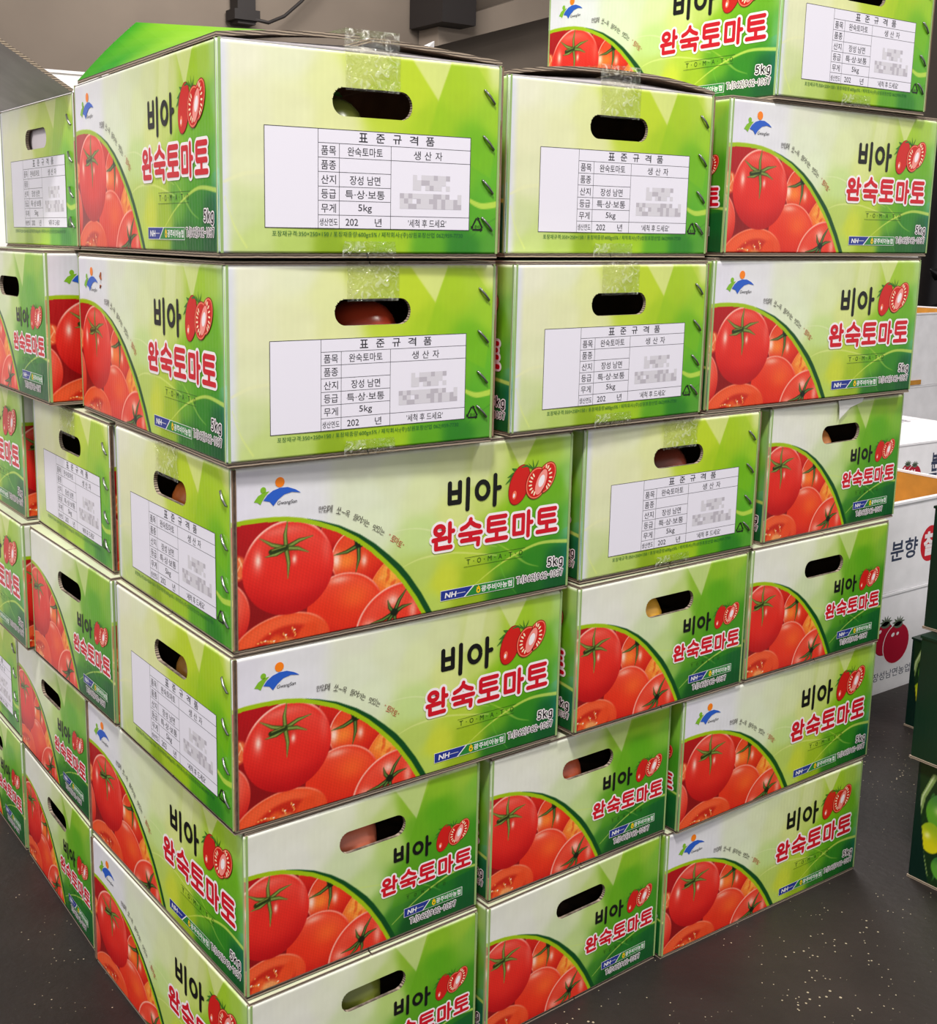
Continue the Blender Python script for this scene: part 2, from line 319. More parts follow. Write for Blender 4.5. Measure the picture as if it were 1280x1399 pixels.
def end_decal():
    D = Decal(); M = Decal(); K = Decal(); lettering_big(D, 135.5, 45, 106, 18.3, 149.5, 71, 193, 91)
    mini_tomatoes(M, 219, 82.5, .70)
    D.rect(165, 38.6, 211, 38.85, 'dimgreen', 2)
    for i, ch in enumerate('T·O·M·A·T·O'):
        x = 166+i*4.2
        if ch != '·': D.text(ch, x, 34, x+2.8, 37.3, 'dimgreen', 0, 2)
    stroke_text(D, 'T:(062)962-1037', 169.5, 7.8, 224, 13.2, .75, .7)
    bank_strip(K, 163, 16.2, 231, 25.2)
    return [('lettering', D), ('tomato_drawing', M), ('cooperative_mark', K)]
def label_decal():
    D = Decal(); X0, X1, Y0, Y1 = 36.4, 219.8, 18.2, 91
    D.rect(X0, Y0, X1, Y1, 'paper', 1); D.frame(X0, Y0, X1, Y1, .55, 'line', 2)
    c1, c2, c3 = 80.7, 98.8, 144.5; rows = [80.5, 70, 59.6, 49, 38.6, 28.1]
    t = .42
    D.rect(c1, Y0, c1+t, Y1, 'line', 2); D.rect(c2, Y0, c2+t, rows[0], 'line', 2); D.rect(c3, Y0, c3+t, rows[0], 'line', 2)
    D.rect(c1, rows[0], X1, rows[0]+t, 'line', 2); D.rect(c1, rows[1], X1, rows[1]+t, 'line', 2)
    for y in rows[2:5]: D.rect(c1, y, c3, y+t, 'line', 2)
    D.rect(c1, rows[5], X1, rows[5]+t, 'line', 2)
    for i, ch in enumerate('표준규격품'): D.text(ch, 116+i*15.2, 82.6, 123.6+i*15.2, 89.2, 'text', .012, 3)
    def cell(s, xa, xb, r, wd, hh=6.6, off=.004):
        top = rows[r]; bot = rows[r+1] if r+1 < len(rows) else Y0; cy = (top+bot)/2; cx = (xa+xb)/2
        D.text(s, cx-wd/2, cy-hh/2, cx+wd/2, cy+hh/2, 'text', off, 3)
    for r, s in enumerate(['품목', '품종', '산지', '등급', '무게']): cell(s, c1, c2, r, 12.6)
    cell('생산연도', c1, c2, 5, 15.6, 5.4)
    cell('완숙토마토', c2, c3, 0, 31); cell('장성 남면', c2, c3, 2, 27); cell('특·상·보통', c2, c3, 3, 35, 6.4); cell('5kg', c2, c3, 4, 12)
    D.text('202', 104.5, 20.6, 115.5, 25.8, 'text', .004, 3); D.text('년', 130.5, 20.2, 136.5, 26.4, 'text', .004, 3)
    for i, ch in enumerate('생산자'): D.text(ch, 165.5+i*10.2, 71.8, 171.9+i*10.2, 78.2, 'text', .004, 3)
    D.text("'세척 후 드세요'", 161, 20.2, 197, 26.3, 'text', .006, 3)
    rr = random.Random(3)
    for (bx, by, nx, ny) in ((165, 48.6, 9, 3), (153, 34.4, 15, 3)):
        for i in range(nx):
            for j in range(ny):
                q = rr.random()
                if q > .12: D.rect(bx+i*3.9, by+j*3.9, bx+i*3.9+3.9, by+j*3.9+3.9, 'grey2' if q > .8 else 'grey', 3)
    D.text('포장재규격:350×250×150 / 포장재중량:600g±5% / 제작회사:(주)상원포장산업 062)959-7730', 42.4, 11.6, 213.5, 16.3, 'dkgreen', .0, 3)
    for k in range(3):  # recycling triangle
        a0 = R(90+120*k); a1 = R(90+120*(k+1)); p = np.array([227.6+7*math.cos(a0), 22.6+7*math.sin(a0)]); q = np.array([227.6+7*math.cos(a1), 22.6+7*math.sin(a1)])
        a, b = p+(q-p)*.12, p+(q-p)*.78; D.stroke([a, b], 1.3, 'black', 3); dr = (q-p)/np.linalg.norm(q-p); nr = np.array([-dr[1], dr[0]])
        D.poly([b+nr*1.7, b-nr*1.7, b+dr*2.4], 'black', 3)
    D.text('종이', 225, 19.8, 230.3, 22.8, 'black', 0, 3)
    return D

# ------------------------------------------------------------------ painted print on the board (per-vertex ink colours)
def gradient(U, V, ctrl, power=4.6):
    num = np.zeros(U.shape+(3,)); den = np.zeros(U.shape)
    for (x, y, c) in ctrl:
        wgt = 1.0/((((U-x)**2+(V-y)**2)+60.0)**(power/2)); num += wgt[..., None]*np.array(c, float); den += wgt
    return num/den[..., None]
def blend(C, mask, col, a=1.0):
    m = np.clip(mask, 0, 1)[..., None]*a; C[...] = C*(1-m)+np.array(col, float)*m
def poly_mask(U, V, pts, soft=1.2):
    d = np.full(U.shape, 1e9); n = len(pts); ar = sum(pts[i][0]*pts[(i+1) % n][1]-pts[(i+1) % n][0]*pts[i][1] for i in range(n)); sg = 1 if ar > 0 else -1
    for i in range(n):
        (x0, y0), (x1, y1) = pts[i], pts[(i+1) % n]; L = math.hypot(x1-x0, y1-y0)
        d = np.minimum(d, sg*((x1-x0)*(V-y0)-(y1-y0)*(U-x0))/L)
    return np.clip(d/soft+.5, 0, 1)
def seg_mask(U, V, pts, wd, soft=.8):
    best = np.zeros(U.shape)
    pts = np.asarray(pts, float); wd = np.broadcast_to(wd, len(pts))
    for i in range(len(pts)-1):
        a, b = pts[i], pts[i+1]; ab = b-a; t = np.clip(((U-a[0])*ab[0]+(V-a[1])*ab[1])/(ab@ab+1e-9), 0, 1)
        d = np.hypot(U-a[0]-t*ab[0], V-a[1]-t*ab[1]); r = (wd[i]*(1-t)+wd[i+1]*t)/2
        best = np.maximum(best, np.clip((r-d)/soft+.5, 0, 1))
    return best
def ell_d(U, V, cx, cy, rx, ry, rot=0):
    c, s = math.cos(R(rot)), math.sin(R(rot)); x = (U-cx)*c+(V-cy)*s; y = -(U-cx)*s+(V-cy)*c
    return np.sqrt((x/rx)**2+(y/ry)**2), x/rx, y/ry
def sm(x, a, b): t = np.clip((x-a)/(b-a), 0, 1); return t*t*(3-2*t)
def tomato_paint(C, U, V, cx, cy, rx, ry, rot, base, dark, light, rim=.8, rimdir=(-.5, .8), hl=(), warm=None):
    d, x, y = ell_d(U, V, cx, cy, rx, ry, rot); inside = np.clip((1-d)*min(rx, ry)/.9+.5, 0, 1)
    T = np.empty(C.shape); T[...] = np.array(base, float)
    sh = sm(-(y*.9+x*-.15), -.1, 1.0)*sm(d, .2, 1.0); T = T*(1-sh[..., None])+np.array(dark, float)*sh[..., None]
    top = sm(y, -.1, .9)*(1-sm(d, .8, 1.0))*.35; T = T*(1-top[..., None])+np.array(light, float)*top[..., None]
    if warm is not None:
        g = np.exp(-(((U-warm[0])/warm[2])**2+((V-warm[1])/warm[3])**2)); blend(T, g, warm[4], .85)
    al = (x*rimdir[0]+y*rimdir[1])/np.maximum(d, .01)
    rm = sm(d, .93, .985)*sm(al, .15, .8)*rim; blend(T, rm, (255, 196, 180))
    for (hx, hy, hr, hs, ha) in hl:
        g = np.exp(-(((U-hx)/hr)**2+((V-hy)/hs)**2)); blend(T, g, (255, 225, 210), ha)
    C[...] = C*(1-inside[..., None])+T*inside[..., None]
def leaves(C, U, V, c, tips, col=(118, 142, 62), dark=(60, 74, 26), wd=4.3):
    for (tx, ty) in tips:
        mx, my = (c[0]+tx)/2, (c[1]+ty)/2; nx, ny = -(ty-c[1]), tx-c[0]; L = math.hypot(nx, ny); mx += nx/L*1.5; my += ny/L*1.5
        blend(C, seg_mask(U, V, [c, (mx, my), (tx, ty)], [wd, wd*.8, .5]), dark); blend(C, seg_mask(U, V, [c, (mx, my), (tx, ty)], [wd*.6, wd*.55, .2]), col)
        blend(C, seg_mask(U, V, [c, (mx, my), (tx, ty)], [.5, .7, .2], 1.0), (190, 200, 120), .6)
ARC = np.array([(-40, 94), (-15, 99.5), (0, 101.8), (12, 102.7), (24, 102.7), (36, 102.2), (48, 101.0), (62, 98.3), (78, 93.0), (95, 86), (113, 75.5), (127, 65), (140, 53), (151, 42), (160, 31.5), (172, 15), (181, 0), (192, -20)], float)
def tomato_picture(C, U, V):
    """paints the tomato photograph print and its rim (long-face millimetres)"""
    fine = np.stack([np.interp(np.linspace(0, 1, 260), np.linspace(0, 1, len(ARC)), ARC[:, k]) for k in (0, 1)], 1)
    a = fine[:-1]; b = fine[1:]; d2 = np.full(U.shape, 1e9)
    for p, q in zip(a[::2], b[::2]): d2 = np.minimum(d2, (U-(p[0]+q[0])/2)**2+(V-(p[1]+q[1])/2)**2)
    sgn = np.where(V > np.interp(U, fine[:, 0], fine[:, 1]), 1.0, -1.0); D = np.sqrt(d2)*sgn
    dk = np.clip((U-64)/95, 0, 1)*5.4
    P = np.empty(C.shape); P[...] = (150, 16, 20)
    blend(P, sm(V, 30, 105)*sm(60-U, -20, 30), (186, 22, 30)); blend(P, sm(U, 80, 120), (222, 52, 28))
    tp = tomato_paint
    blend(P, np.clip(1.2-ell_d(U, V, 2, 68, 11, 10)[0], 0, .3)/.3, (236, 120, 70)); 
    for q in ((2, 62, 8, 72), (-2, 66, 6, 60), (6, 76, 10, 66)): blend(P, seg_mask(U, V, [(q[0], q[1]), (q[2], q[3])], [1.5, .6]), (255, 214, 170), .8)
    tp(P, U, V, -12, 30, 27, 30, 0, (232, 78, 56), (196, 20, 22), (250, 150, 130), .6, (.2, .9), hl=((-2, 40, 8, 20, .35),))
    tp(P, U, V, 96, 88, 16, 16, 0, (214, 44, 30), (190, 20, 20), (240, 110, 80), .5, (-.5, .8))
    tp(P, U, V, 116, 62, 27, 25, 0, (230, 66, 34), (206, 30, 20), (246, 130, 80), .95, (-.8, .6), hl=((94, 62, 4, 7, .95), (121, 58, 3, 5, .85)), warm=(104, 60, 12, 9, (252, 150, 60)))
    # cut yellow-orange piece
    tp(P, U, V, 154, 36, 33, 21, 38, (240, 104, 36), (226, 70, 30), (250, 150, 90), .3, (-.3, .9), warm=(150, 42, 14, 11, (252, 196, 80)))
    for k in range(16):
        a0 = k*2.399; rr = 3+((k*7) % 10); blend(P, np.clip(1.5-ell_d(U, V, 152+rr*math.cos(a0)*1.2, 42+rr*math.sin(a0), 3.2, 1.6, k*50)[0], 0, 1), (250, 176, 90) if k % 3 else (226, 84, 34), .7)
    tp(P, U, V, 103, 19, 37, 31, -10, (232, 60, 32), (196, 22, 18), (250, 140, 110), .75, (-.15, 1), hl=((96, 45, 10, 3.2, .6),), warm=(112, 28, 15, 11, (246, 108, 48)))
    tp(P, U, V, 155, -3, 43, 35, 18, (232, 62, 40), (200, 24, 20), (248, 140, 110), .95, (-.55, .8), hl=((150, 18, 6, 5, .8), (126, 0, 7, 5, .55), (171, 6, 4, 8, .6)))
    tp(P, U, V, 42, -4, 46, 28, 8, (236, 88, 44), (210, 44, 28), (248, 136, 90), .5, (0, 1))
    inn = np.clip((1.0-ell_d(U, V, 46, -4, 32, 19, 8)[0])*6, 0, 1); blend(P, inn, (196, 38, 20), .85)
    blend(P, np.clip((1-ell_d(U, V, 36, -3, 9, 13, -30)[0])*3, 0, 1), (232, 96, 44)); blend(P, np.clip((1-ell_d(U, V, 66, 2, 10, 16, -40)[0])*3, 0, 1), (234, 84, 40)); blend(P, np.clip((1-ell_d(U, V, 48, -4, 12, 9, 0)[0])*2, 0, 1), (248, 190, 120), .8)
    for k in range(15):
        a0 = R(18+(k*67) % 140); q = 9+(k*29) % 12; cx, cy = 43+(q+5)*math.cos(a0), -4+q*.8*math.sin(a0)
        blend(P, np.clip((1-ell_d(U, V, cx, cy, 2.4-(k % 3)*.5, .9, math.degrees(a0)+(k % 4)*9)[0])*2, 0, 1), (248, 190, 104), .8)
        if k % 3 == 0: blend(P, np.clip((1-ell_d(U, V, cx+.6, cy+.6, 1.1, .7, 0)[0])*3, 0, 1), (255, 244, 225))
    # big whole tomato
    tp(P, U, V, 50, 62.5, 41.5, 39.5, -8, (230, 52, 40), (188, 12, 20), (250, 142, 120), 1.0, (-.25, .9), hl=((22.5, 72, 2.6, 5.5, .9), (22, 71, 5, 10, .3), (55, 69, 2.1, 3.8, .95), (40, 94, 24, 4, .22), (85, 76, 4, 14, .2)))
    blend(P, np.exp(-(((U-47)/9)**2+((V-77)/6)**2)), (200, 30, 20), .6)
    leaves(P, U, V, (47.5, 79), [(49, 101), (24, 90), (72, 86), (68, 73), (49, 53.5), (29, 74)]); blend(P, seg_mask(U, V, [(34, 77.5), (47, 79.5)], [4.4, 4]), (48, 66, 22)); blend(P, seg_mask(U, V, [(35, 78.8), (47, 80.6)], [1, 1]), (140, 150, 70))
    leaves(P, U, V, (115.5, 72), [(92, 66.5), (112, 84), (128, 70), (113, 49), (122, 80), (130, 75)], (70, 104, 40), (30, 44, 16), 4.2); blend(P, np.clip((1-ell_d(U, V, 116, 73, 5, 4)[0])*3, 0, 1), (28, 40, 14))
    leaves(P, U, V, (151.5, 6.5), [(128, 1), (145, 19), (165, 27), (170, 12), (151, -6), (137, -5)], (66, 100, 40), (26, 40, 16), 4.2); blend(P, np.clip((1-ell_d(U, V, 152, 7, 4.5, 4)[0])*3, 0, 1), (24, 36, 14))
    P *= (1+.035*np.sin(U*1.7+V*.9)*np.sin(V*1.3-U*.4))[..., None]
    m = np.clip(.5-(D-3.9-dk)/.8, 0, 1); blend(C, m*(dk > .15), (10, 84, 34))
    m = np.clip(.5-(D-3.9)/.8, 0, 1); blend(C, m, (168, 198, 20))
    m = np.clip(.5-D/.8, 0, 1)[..., None]; C[...] = C*(1-m)+np.clip(P, 0, 255)*m

def swoosh(C, U, V, pts, wd, col=(214, 228, 110), a=.8):
    d = Decal(); cv = d.curve_pts(pts, 40); blend(C, seg_mask(U, V, cv, np.interp(np.linspace(0, 1, 40), [0, .5, 1], wd), .9), col, a)
def paint_long(U, V):
    c = [(0, 148, (224, 221, 230)), (0, 110, (230, 227, 238)), (60, 148, (226, 225, 228)), (60, 110, (231, 230, 235)), (120, 148, (224, 226, 206)), (120, 110, (228, 234, 208)), (130, 92, (226, 234, 202)),
         (180, 148, (216, 223, 184)), (180, 110, (224, 232, 182)), (150, 125, (224, 230, 196)), (205, 130, (217, 224, 174)),  (180, 70, (205, 226, 152)), (180, 40, (192, 212, 110)), (204, 26, (208, 218, 70)), (190, 5, (190, 212, 100)), (215, 90, (222, 230, 152)), (230, 55, (190, 212, 74)),
         (240, 25, (168, 196, 44)), (232, 3, (160, 186, 40)), (250, 100, (204, 219, 122)), (250, 130, (212, 221, 150)), (270, 72, (150, 196, 36)), (270, 40, (112, 174, 40)), (270, 3, (50, 124, 40)), (300, 60, (88, 164, 22)), (300, 100, (126, 188, 34)),
         (300, 132, (188, 212, 70)), (328, 138, (194, 213, 110)), (346, 140, (206, 222, 176)), (332, 100, (116, 180, 44)), (348, 104, (170, 206, 166)), (330, 62, (76, 158, 30)), (349, 62, (116, 186, 144)), (305, 30, (58, 142, 36)),
         (335, 25, (22, 108, 48)), (349, 25, (26, 120, 104)), (335, 3, (22, 96, 46)), (300, 5, (32, 108, 38))]
    C = gradient(U, V, c)
    blend(C, poly_mask(U, V, [(228, 108), (236, 149), (258, 149), (250, 112)], 3), (232, 236, 196), .4)
    blend(C, poly_mask(U, V, [(288, 119), (270, 149), (306, 149)]), (226, 230, 188), .62)
    blend(C, poly_mask(U, V, [(288, 119), (306, 149), (352, 149), (352, 60), (262, 30), (272, 84)], 1.5), (120, 186, 10), .28)
    swoosh(C, U, V, [(238, 18), (262, 31), (288, 41), (315, 46.5), (346, 44)], (.6, 2.0, 3.6)); swoosh(C, U, V, [(262, 53), (277, 44), (296, 30), (312, 24)], (.4, 2.2, .4), a=.45)
    swoosh(C, U, V, [(150, 79), (170, 79), (188, 75), (215, 64), (262, 50)], (.4, 1.4, .4), (238, 242, 196), .5); swoosh(C, U, V, [(160, 46), (180, 51), (215, 51), (262, 42)], (.4, 2, 1), (236, 240, 170), .5)
    swoosh(C, U, V, [(268, 52), (266, 36), (272, 20), (286, 2)], (.5, 1, .5), (120, 190, 60), .6)
    tomato_picture(C, U, V)
    return C
def paint_end(U, V):
    c = [(0, 148, (226, 226, 216)), (0, 112, (233, 233, 226)), (50, 148, (229, 229, 216)), (50, 112, (232, 232, 222)), (95, 142, (229, 232, 208)), (100, 92, (214, 225, 184)), (120, 62, (200, 220, 150)), (140, 122, (198, 216, 138)),
         (128, 140, (218, 226, 180)), (75, 120, (231, 233, 214)), (115, 105, (220, 228, 188)), (170, 130, (150, 192, 56)), (150, 92, (190, 213, 130)), (135, 35, (150, 190, 90)), (150, 20, (70, 140, 45)), (165, 62, (108, 170, 46)), (175, 100, (122, 182, 44)), (200, 138, (166, 202, 60)), (200, 112, (108, 178, 38)),
         (232, 142, (184, 208, 84)), (247, 125, (150, 196, 86)), (247, 70, (70, 150, 46)), (200, 66, (84, 158, 36)), (200, 36, (40, 126, 44)), (245, 30, (24, 106, 48)), (245, 3, (22, 94, 46)), (200, 3, (26, 100, 42)), (170, 6, (22, 92, 38))]
    C = gradient(U, V, c)
    blend(C, poly_mask(U, V, [(176, 112), (150, 149), (190, 149)]), (226, 230, 190), .6)
    blend(C, poly_mask(U, V, [(176, 112), (190, 149), (252, 149), (252, 40), (150, 30), (158, 74)], 1.5), (96, 170, 10), .25)
    swoosh(C, U, V, [(150, 14), (178, 30), (205, 40), (225, 44), (251, 42)], (.6, 1.6, 2.8)); swoosh(C, U, V, [(100, 66), (130, 60), (165, 52), (190, 40), (205, 30)], (.4, 1.6, .4), a=.4)
    U2 = (U+20.3)/.9; V2 = V-4.6
    tomato_picture(C, U2, V2)
    return C
def paint_label(U, V):
    c = [(15, 142, (234, 234, 210)), (60, 145, (230, 233, 200)), (60, 100, (230, 232, 188)), (95, 95, (226, 229, 170)), (25, 100, (230, 231, 194)), (25, 70, (226, 229, 190)), (15, 25, (210, 220, 168)), (28, 8, (200, 216, 140)), (60, 5, (188, 210, 112)), (95, 2, (150, 180, 36)), (112, 10, (176, 204, 50)), (120, 140, (214, 226, 122)),
         (90, 125, (226, 230, 172)), (140, 112, (192, 212, 60)), (165, 122, (196, 216, 48)), (182, 100, (166, 202, 28)), (205, 130, (184, 208, 44)), (225, 140, (190, 213, 70)), (247, 145, (220, 229, 156)), (247, 110, (166, 206, 56)), (226, 82, (112, 182, 24)),
         (247, 50, (108, 184, 40)), (230, 30, (96, 174, 36)), (247, 5, (92, 164, 50)), (215, 5, (52, 136, 34)), (180, 5, (104, 172, 28)), (148, 8, (166, 202, 34)), (200, 60, (130, 190, 30))]
    C = gradient(U, V, c)
    blend(C, 1-sm(U, 4, 13), (222, 224, 236), .9)
    blend(C, poly_mask(U, V, [(188, 117), (161, 149), (201, 149)]), (228, 232, 176), .7)
    blend(C, poly_mask(U, V, [(188, 117), (201, 149), (222, 149), (248, 118), (240, 60), (180, 88)], 1.5), (150, 200, 10), .3)
    blend(C, poly_mask(U, V, [(160, 90), (140, 149), (161, 149), (188, 117), (178, 90)], 3), (190, 214, 40), .35)
    swoosh(C, U, V, [(5, 50), (20, 56), (36, 58)], (2, 3, 3), (230, 232, 186), .6); swoosh(C, U, V, [(220, 42), (232, 38), (249, 40)], (3, 4.6, 5), (216, 228, 100), .75)
    swoosh(C, U, V, [(22, 4), (12, 20), (5, 40)], (1.4, 1, .5), (226, 236, 140), .6); swoosh(C, U, V, [(212, 2), (228, 18), (249, 30)], (.8, .8, .8), (60, 130, 40), .5)
    return C

HOLE = (93.2, 163.8, 100.6, 121.4)
def stadium(n=36, grow=0.0):
    x0, x1, y0, y1 = HOLE; r = (y1-y0)/2+grow; cy = (y0+y1)/2; a, b = x0+(y1-y0)/2, x1-(y1-y0)/2; out = []
    for t in np.linspace(-90, 90, n//2): out.append((b+r*math.cos(R(t)), cy+r*math.sin(R(t))))
    for t in np.linspace(90, 270, n//2): out.append((a+r*math.cos(R(t)), cy+r*math.sin(R(t))))
    return out
def panel_mesh(name, wmm, paint, hole, step=.7, seed=1):
    H = 148.0; nx = int(round(wmm/step)); ny = int(round(H/step))
    us = np.linspace(0, wmm, nx+1); vs = np.linspace(0, H, ny+1); U, V = np.meshgrid(us, vs)
    keep = np.ones((ny, nx), bool)
    if hole:
        x0, x1, y0, y1 = HOLE; r = (y1-y0)/2; cy = (y0+y1)/2; ax = np.clip(U, x0+r, x1-r); dx, dy = U-ax, V-cy; d = np.hypot(dx, dy); near = np.abs(d-r) < step*.72
        k = np.where(near, r/np.maximum(d, 1e-6), 1); U = np.where(near, ax+dx*k, U); V = np.where(near, cy+dy*k, V)
        uc = (U[:-1, :-1]+U[1:, 1:])/2; vc = (V[:-1, :-1]+V[1:, 1:])/2; dc = np.hypot(uc-np.clip(uc, x0+r, x1-r), vc-cy); keep = dc > r
    C = paint(U, V)
    # worn pale folds plus a painted-in highlight along the top edge and vertical corners
    rng = np.random.default_rng(seed); nz = np.interp(U[0], np.linspace(0, wmm, 60), rng.random(60))
    blend(C, sm(V, 143.8, 147.2)*(.6+.4*nz)[None, :], (244, 244, 236), .8); blend(C, np.clip(1-U/1.4, 0, 1)*.6, (226, 232, 226)); blend(C, np.clip(1-(wmm-U)/1.2, 0, 1)*.5, (214, 226, 200))
    C[...] = 255*(np.clip(C, 0, 255)/255)**1.13
    # shape: rounded folds, gentle dents
    def rnd(t, r): t = np.clip(t, 0, r); return r-np.sqrt(np.maximum(r*r-(r-t)**2, 0))
    Y = rnd(H-V, 3.0)+rnd(U, 1.1)+rnd(wmm-U, 1.1)+rnd(V, 1.0)
    ph = rng.random(6)*6.28
    Y += .12*np.sin(U/31+ph[0])*np.sin(V/23+ph[1])+.06*np.sin(U/13+ph[2])*np.sin(V/17+ph[3])+.19
    co = np.stack([U/1000, Y/1000, V/1000], -1).reshape(-1, 3)
    idx = np.arange((nx+1)*(ny+1)).reshape(ny+1, nx+1)
    q = np.stack([idx[:-1, :-1], idx[:-1, 1:], idx[1:, 1:], idx[1:, :-1]], -1)[keep]
    nfront = len(q); verts = [co]; faces = q.reshape(-1, 4); base = len(co)
    T = .0036
    # back sheet with rim
    outer = [(0, 0), (wmm, 0), (wmm, H), (0, H)]; ring = stadium() if hole else []
    bv = [(x/1000, T, y/1000) for x, y in outer+ring]
    tri = tessellate_polygon([[Vector((x, y, 0)) for x, y in outer]]+([[Vector((x, y, 0)) for x, y in ring]] if hole else []))
    extra = [tuple(base+i for i in t) for t in tri]; emid = [1]*len(extra); nb = base+len(bv)
    fr = [(0, .0012, 0), (wmm/1000, .0012, 0), (wmm/1000, .0015, H/1000), (0, .0015, H/1000)]; bv += fr
    for i in range(4): j = (i+1) % 4; extra.append((nb+i, nb+j, base+j, base+i)); emid.append(2 if i % 2 == 0 else 0)
    if hole:
        hb = base+len(bv); n = len(ring); bv += [(x/1000, .0003, y/1000) for x, y in stadium(grow=.3)]
        for i in range(n): j = (i+1) % n; extra.append((hb+i, hb+j, base+4+j, base+4+i)); emid.append(2)
    allv = np.vstack([co, np.array(bv)])
    me = bpy.data.meshes.new(name)
    nt = len(extra); lens = np.r_[np.full(nfront, 4), [len(e) for e in extra]]; loops = np.r_[faces.ravel(), np.concatenate([list(e) for e in extra])]
    me.vertices.add(len(allv)); me.vertices.foreach_set('co', allv.ravel()); me.loops.add(len(loops)); me.loops.foreach_set('vertex_index', loops.astype(np.int32))
    me.polygons.add(len(lens)); me.polygons.foreach_set('loop_start', np.r_[0, np.cumsum(lens)[:-1]].astype(np.int32)); me.polygons.foreach_set('loop_total', lens.astype(np.int32))
    for m in (PRINT, WHITE_IN, RAW): me.materials.append(m)
    me.polygons.foreach_set('material_index', np.r_[np.zeros(nfront), emid].astype(np.int32)); me.polygons.foreach_set('use_smooth', np.r_[np.ones(nfront), np.zeros(nt)].astype(bool))
    me.update(calc_edges=True); me.validate()
    at = me.color_attributes.new('print', 'FLOAT_COLOR', 'POINT'); col = np.ones((len(allv), 4)); col[:len(co), :3] = srgb(np.clip(C, 0, 255)).reshape(-1, 3); col[len(co):, :3] = srgb((150, 178, 112))
    at.data.foreach_set('color', col.ravel())
    return me

# ================================================================== SETTING
# floor
FLOOR, _n, _l, _b = new_mat('worn_dark_floor')
_t = _n.new('ShaderNodeTexCoord')
_z1 = _n.new('ShaderNodeTexNoise'); _z1.inputs['Scale'].default_value = 2.2; _z1.inputs['Detail'].default_value = 8; _z1.inputs['Roughness'].default_value = .62
_z2 = _n.new('ShaderNodeTexNoise'); _z2.inputs['Scale'].default_value = 90; _z2.inputs['Detail'].default_value = 5
_vo = _n.new('ShaderNodeTexVoronoi'); _vo.inputs['Scale'].default_value = 120; _vo.inputs['Randomness'].default_value = 1
for q in (_z1, _z2, _vo): _l.new(_t.outputs['Object'], q.inputs['Vector'])
_r = _n.new('ShaderNodeValToRGB'); _r.color_ramp.elements[0].position = .3; _r.color_ramp.elements[0].color = rgba((24, 21, 21)); _r.color_ramp.elements[1].position = .72; _r.color_ramp.elements[1].color = rgba((56, 49, 47))
_l.new(_z1.outputs['Fac'], _r.inputs['Fac'])
_s = _n.new('ShaderNodeMath'); _s.operation = 'LESS_THAN'; _dm = _n.new('ShaderNodeMapRange'); _dm.inputs[1].default_value = .45; _dm.inputs[2].default_value = .75; _dm.inputs[3].default_value = .02; _dm.inputs[4].default_value = .26; _z3 = _n.new('ShaderNodeTexNoise'); _z3.inputs['Scale'].default_value = 4.5; _z3.inputs['Detail'].default_value = 9; _z3.inputs['Roughness'].default_value = .8; _l.new(_t.outputs['Object'], _z3.inputs['Vector']); _l.new(_z3.outputs['Fac'], _dm.inputs[0]); _l.new(_dm.outputs[0], _s.inputs[1]); _l.new(_vo.outputs['Distance'], _s.inputs[0])
_s2 = _n.new('ShaderNodeMath'); _s2.operation = 'GREATER_THAN'; _s2.inputs[1].default_value = .4; _l.new(_z1.outputs['Fac'], _s2.inputs[0])
_s3 = _n.new('ShaderNodeMath'); _s3.operation = 'MULTIPLY'; _l.new(_s.outputs[0], _s3.inputs[0]); _l.new(_s2.outputs[0], _s3.inputs[1])
_mx = _n.new('ShaderNodeMix'); _mx.data_type = 'RGBA'; _mx.inputs[7].default_value = rgba((176, 164, 140)); _l.new(_s3.outputs[0], _mx.inputs[0]); _l.new(_r.outputs['Color'], _mx.inputs[6]); _l.new(_mx.outputs[2], _b.inputs['Base Color'])
_b.inputs['Roughness'].default_value = .5; _b.inputs['Specular IOR Level'].default_value = .35
_bp = _n.new('ShaderNodeBump'); _bp.inputs['Strength'].default_value = .35; _bp.inputs['Distance'].default_value = .002; _l.new(_z2.outputs['Fac'], _bp.inputs['Height']); _l.new(_bp.outputs['Normal'], _b.inputs['Normal'])
mb = MB(); mb.box(-5, -4, -.1, 14, 6.3, 0); tag(mb.build('floor', FLOOR), kind='structure')

# far wall with beams, column and ceiling
WALLM = plain('grey_brown_plaster', (122, 110, 99), .9, .07, 1.2, .05)
BEAMM = plain('lighter_concrete', (146, 132, 119), .9, .06, 1.5)
DARKM = plain('dark_pipe', (40, 35, 34), .6)
mb = MB(); mb.box(-5, 6, 0, 14, 6.2, 3.6); tag(mb.build('wall_back', WALLM), kind='structure')
mb = MB(); mb.box(-5, -4, 3.6, 14, 6.3, 3.7); tag(mb.build('ceiling', WALLM), kind='structure')
mb = MB(); P = [[(4.35, 5.99, 2.16), (4.35, 5.99, 2.02)], [(5.7, 5.99, 2.62), (5.7, 5.99, 2.42)], [(9.5, 5.99, 3.6), (9.5, 5.99, 3.4)]]
mb.quad_solid(P, (0, -1, 0), .22); tag(mb.build('trim_1', BEAMM), kind='structure')
mb = MB(); mb.box(4.26, 5.6, 2.14, 4.53, 5.97, 3.6); o = mb.build('hanging_duct', DARKM); tag(o, 'short dark square duct hanging from the ceiling behind the cartons', 'duct')
rp = empty('wall_pipe', (3.02, 5.9, 2.03)); tag(rp, 'dark vertical pipe on the far wall with a sagging black cable', 'pipe')
mb = MB(); mb.box(-.07, -.02, 0, .05, .08, 1.57); mb.box(-.1, -.04, .02, .07, .08, .08); mb.build('pipe', DARKM, rp)
mb = MB(); mb.tube([(.04, -.03, .03), (.13, -.03, .02), (.24, -.03, .07), (.36, -.03, .17), (.5, -.03, .32), (.7, -.03, .6)], .011); mb.build('cable', DARKM, rp, True)

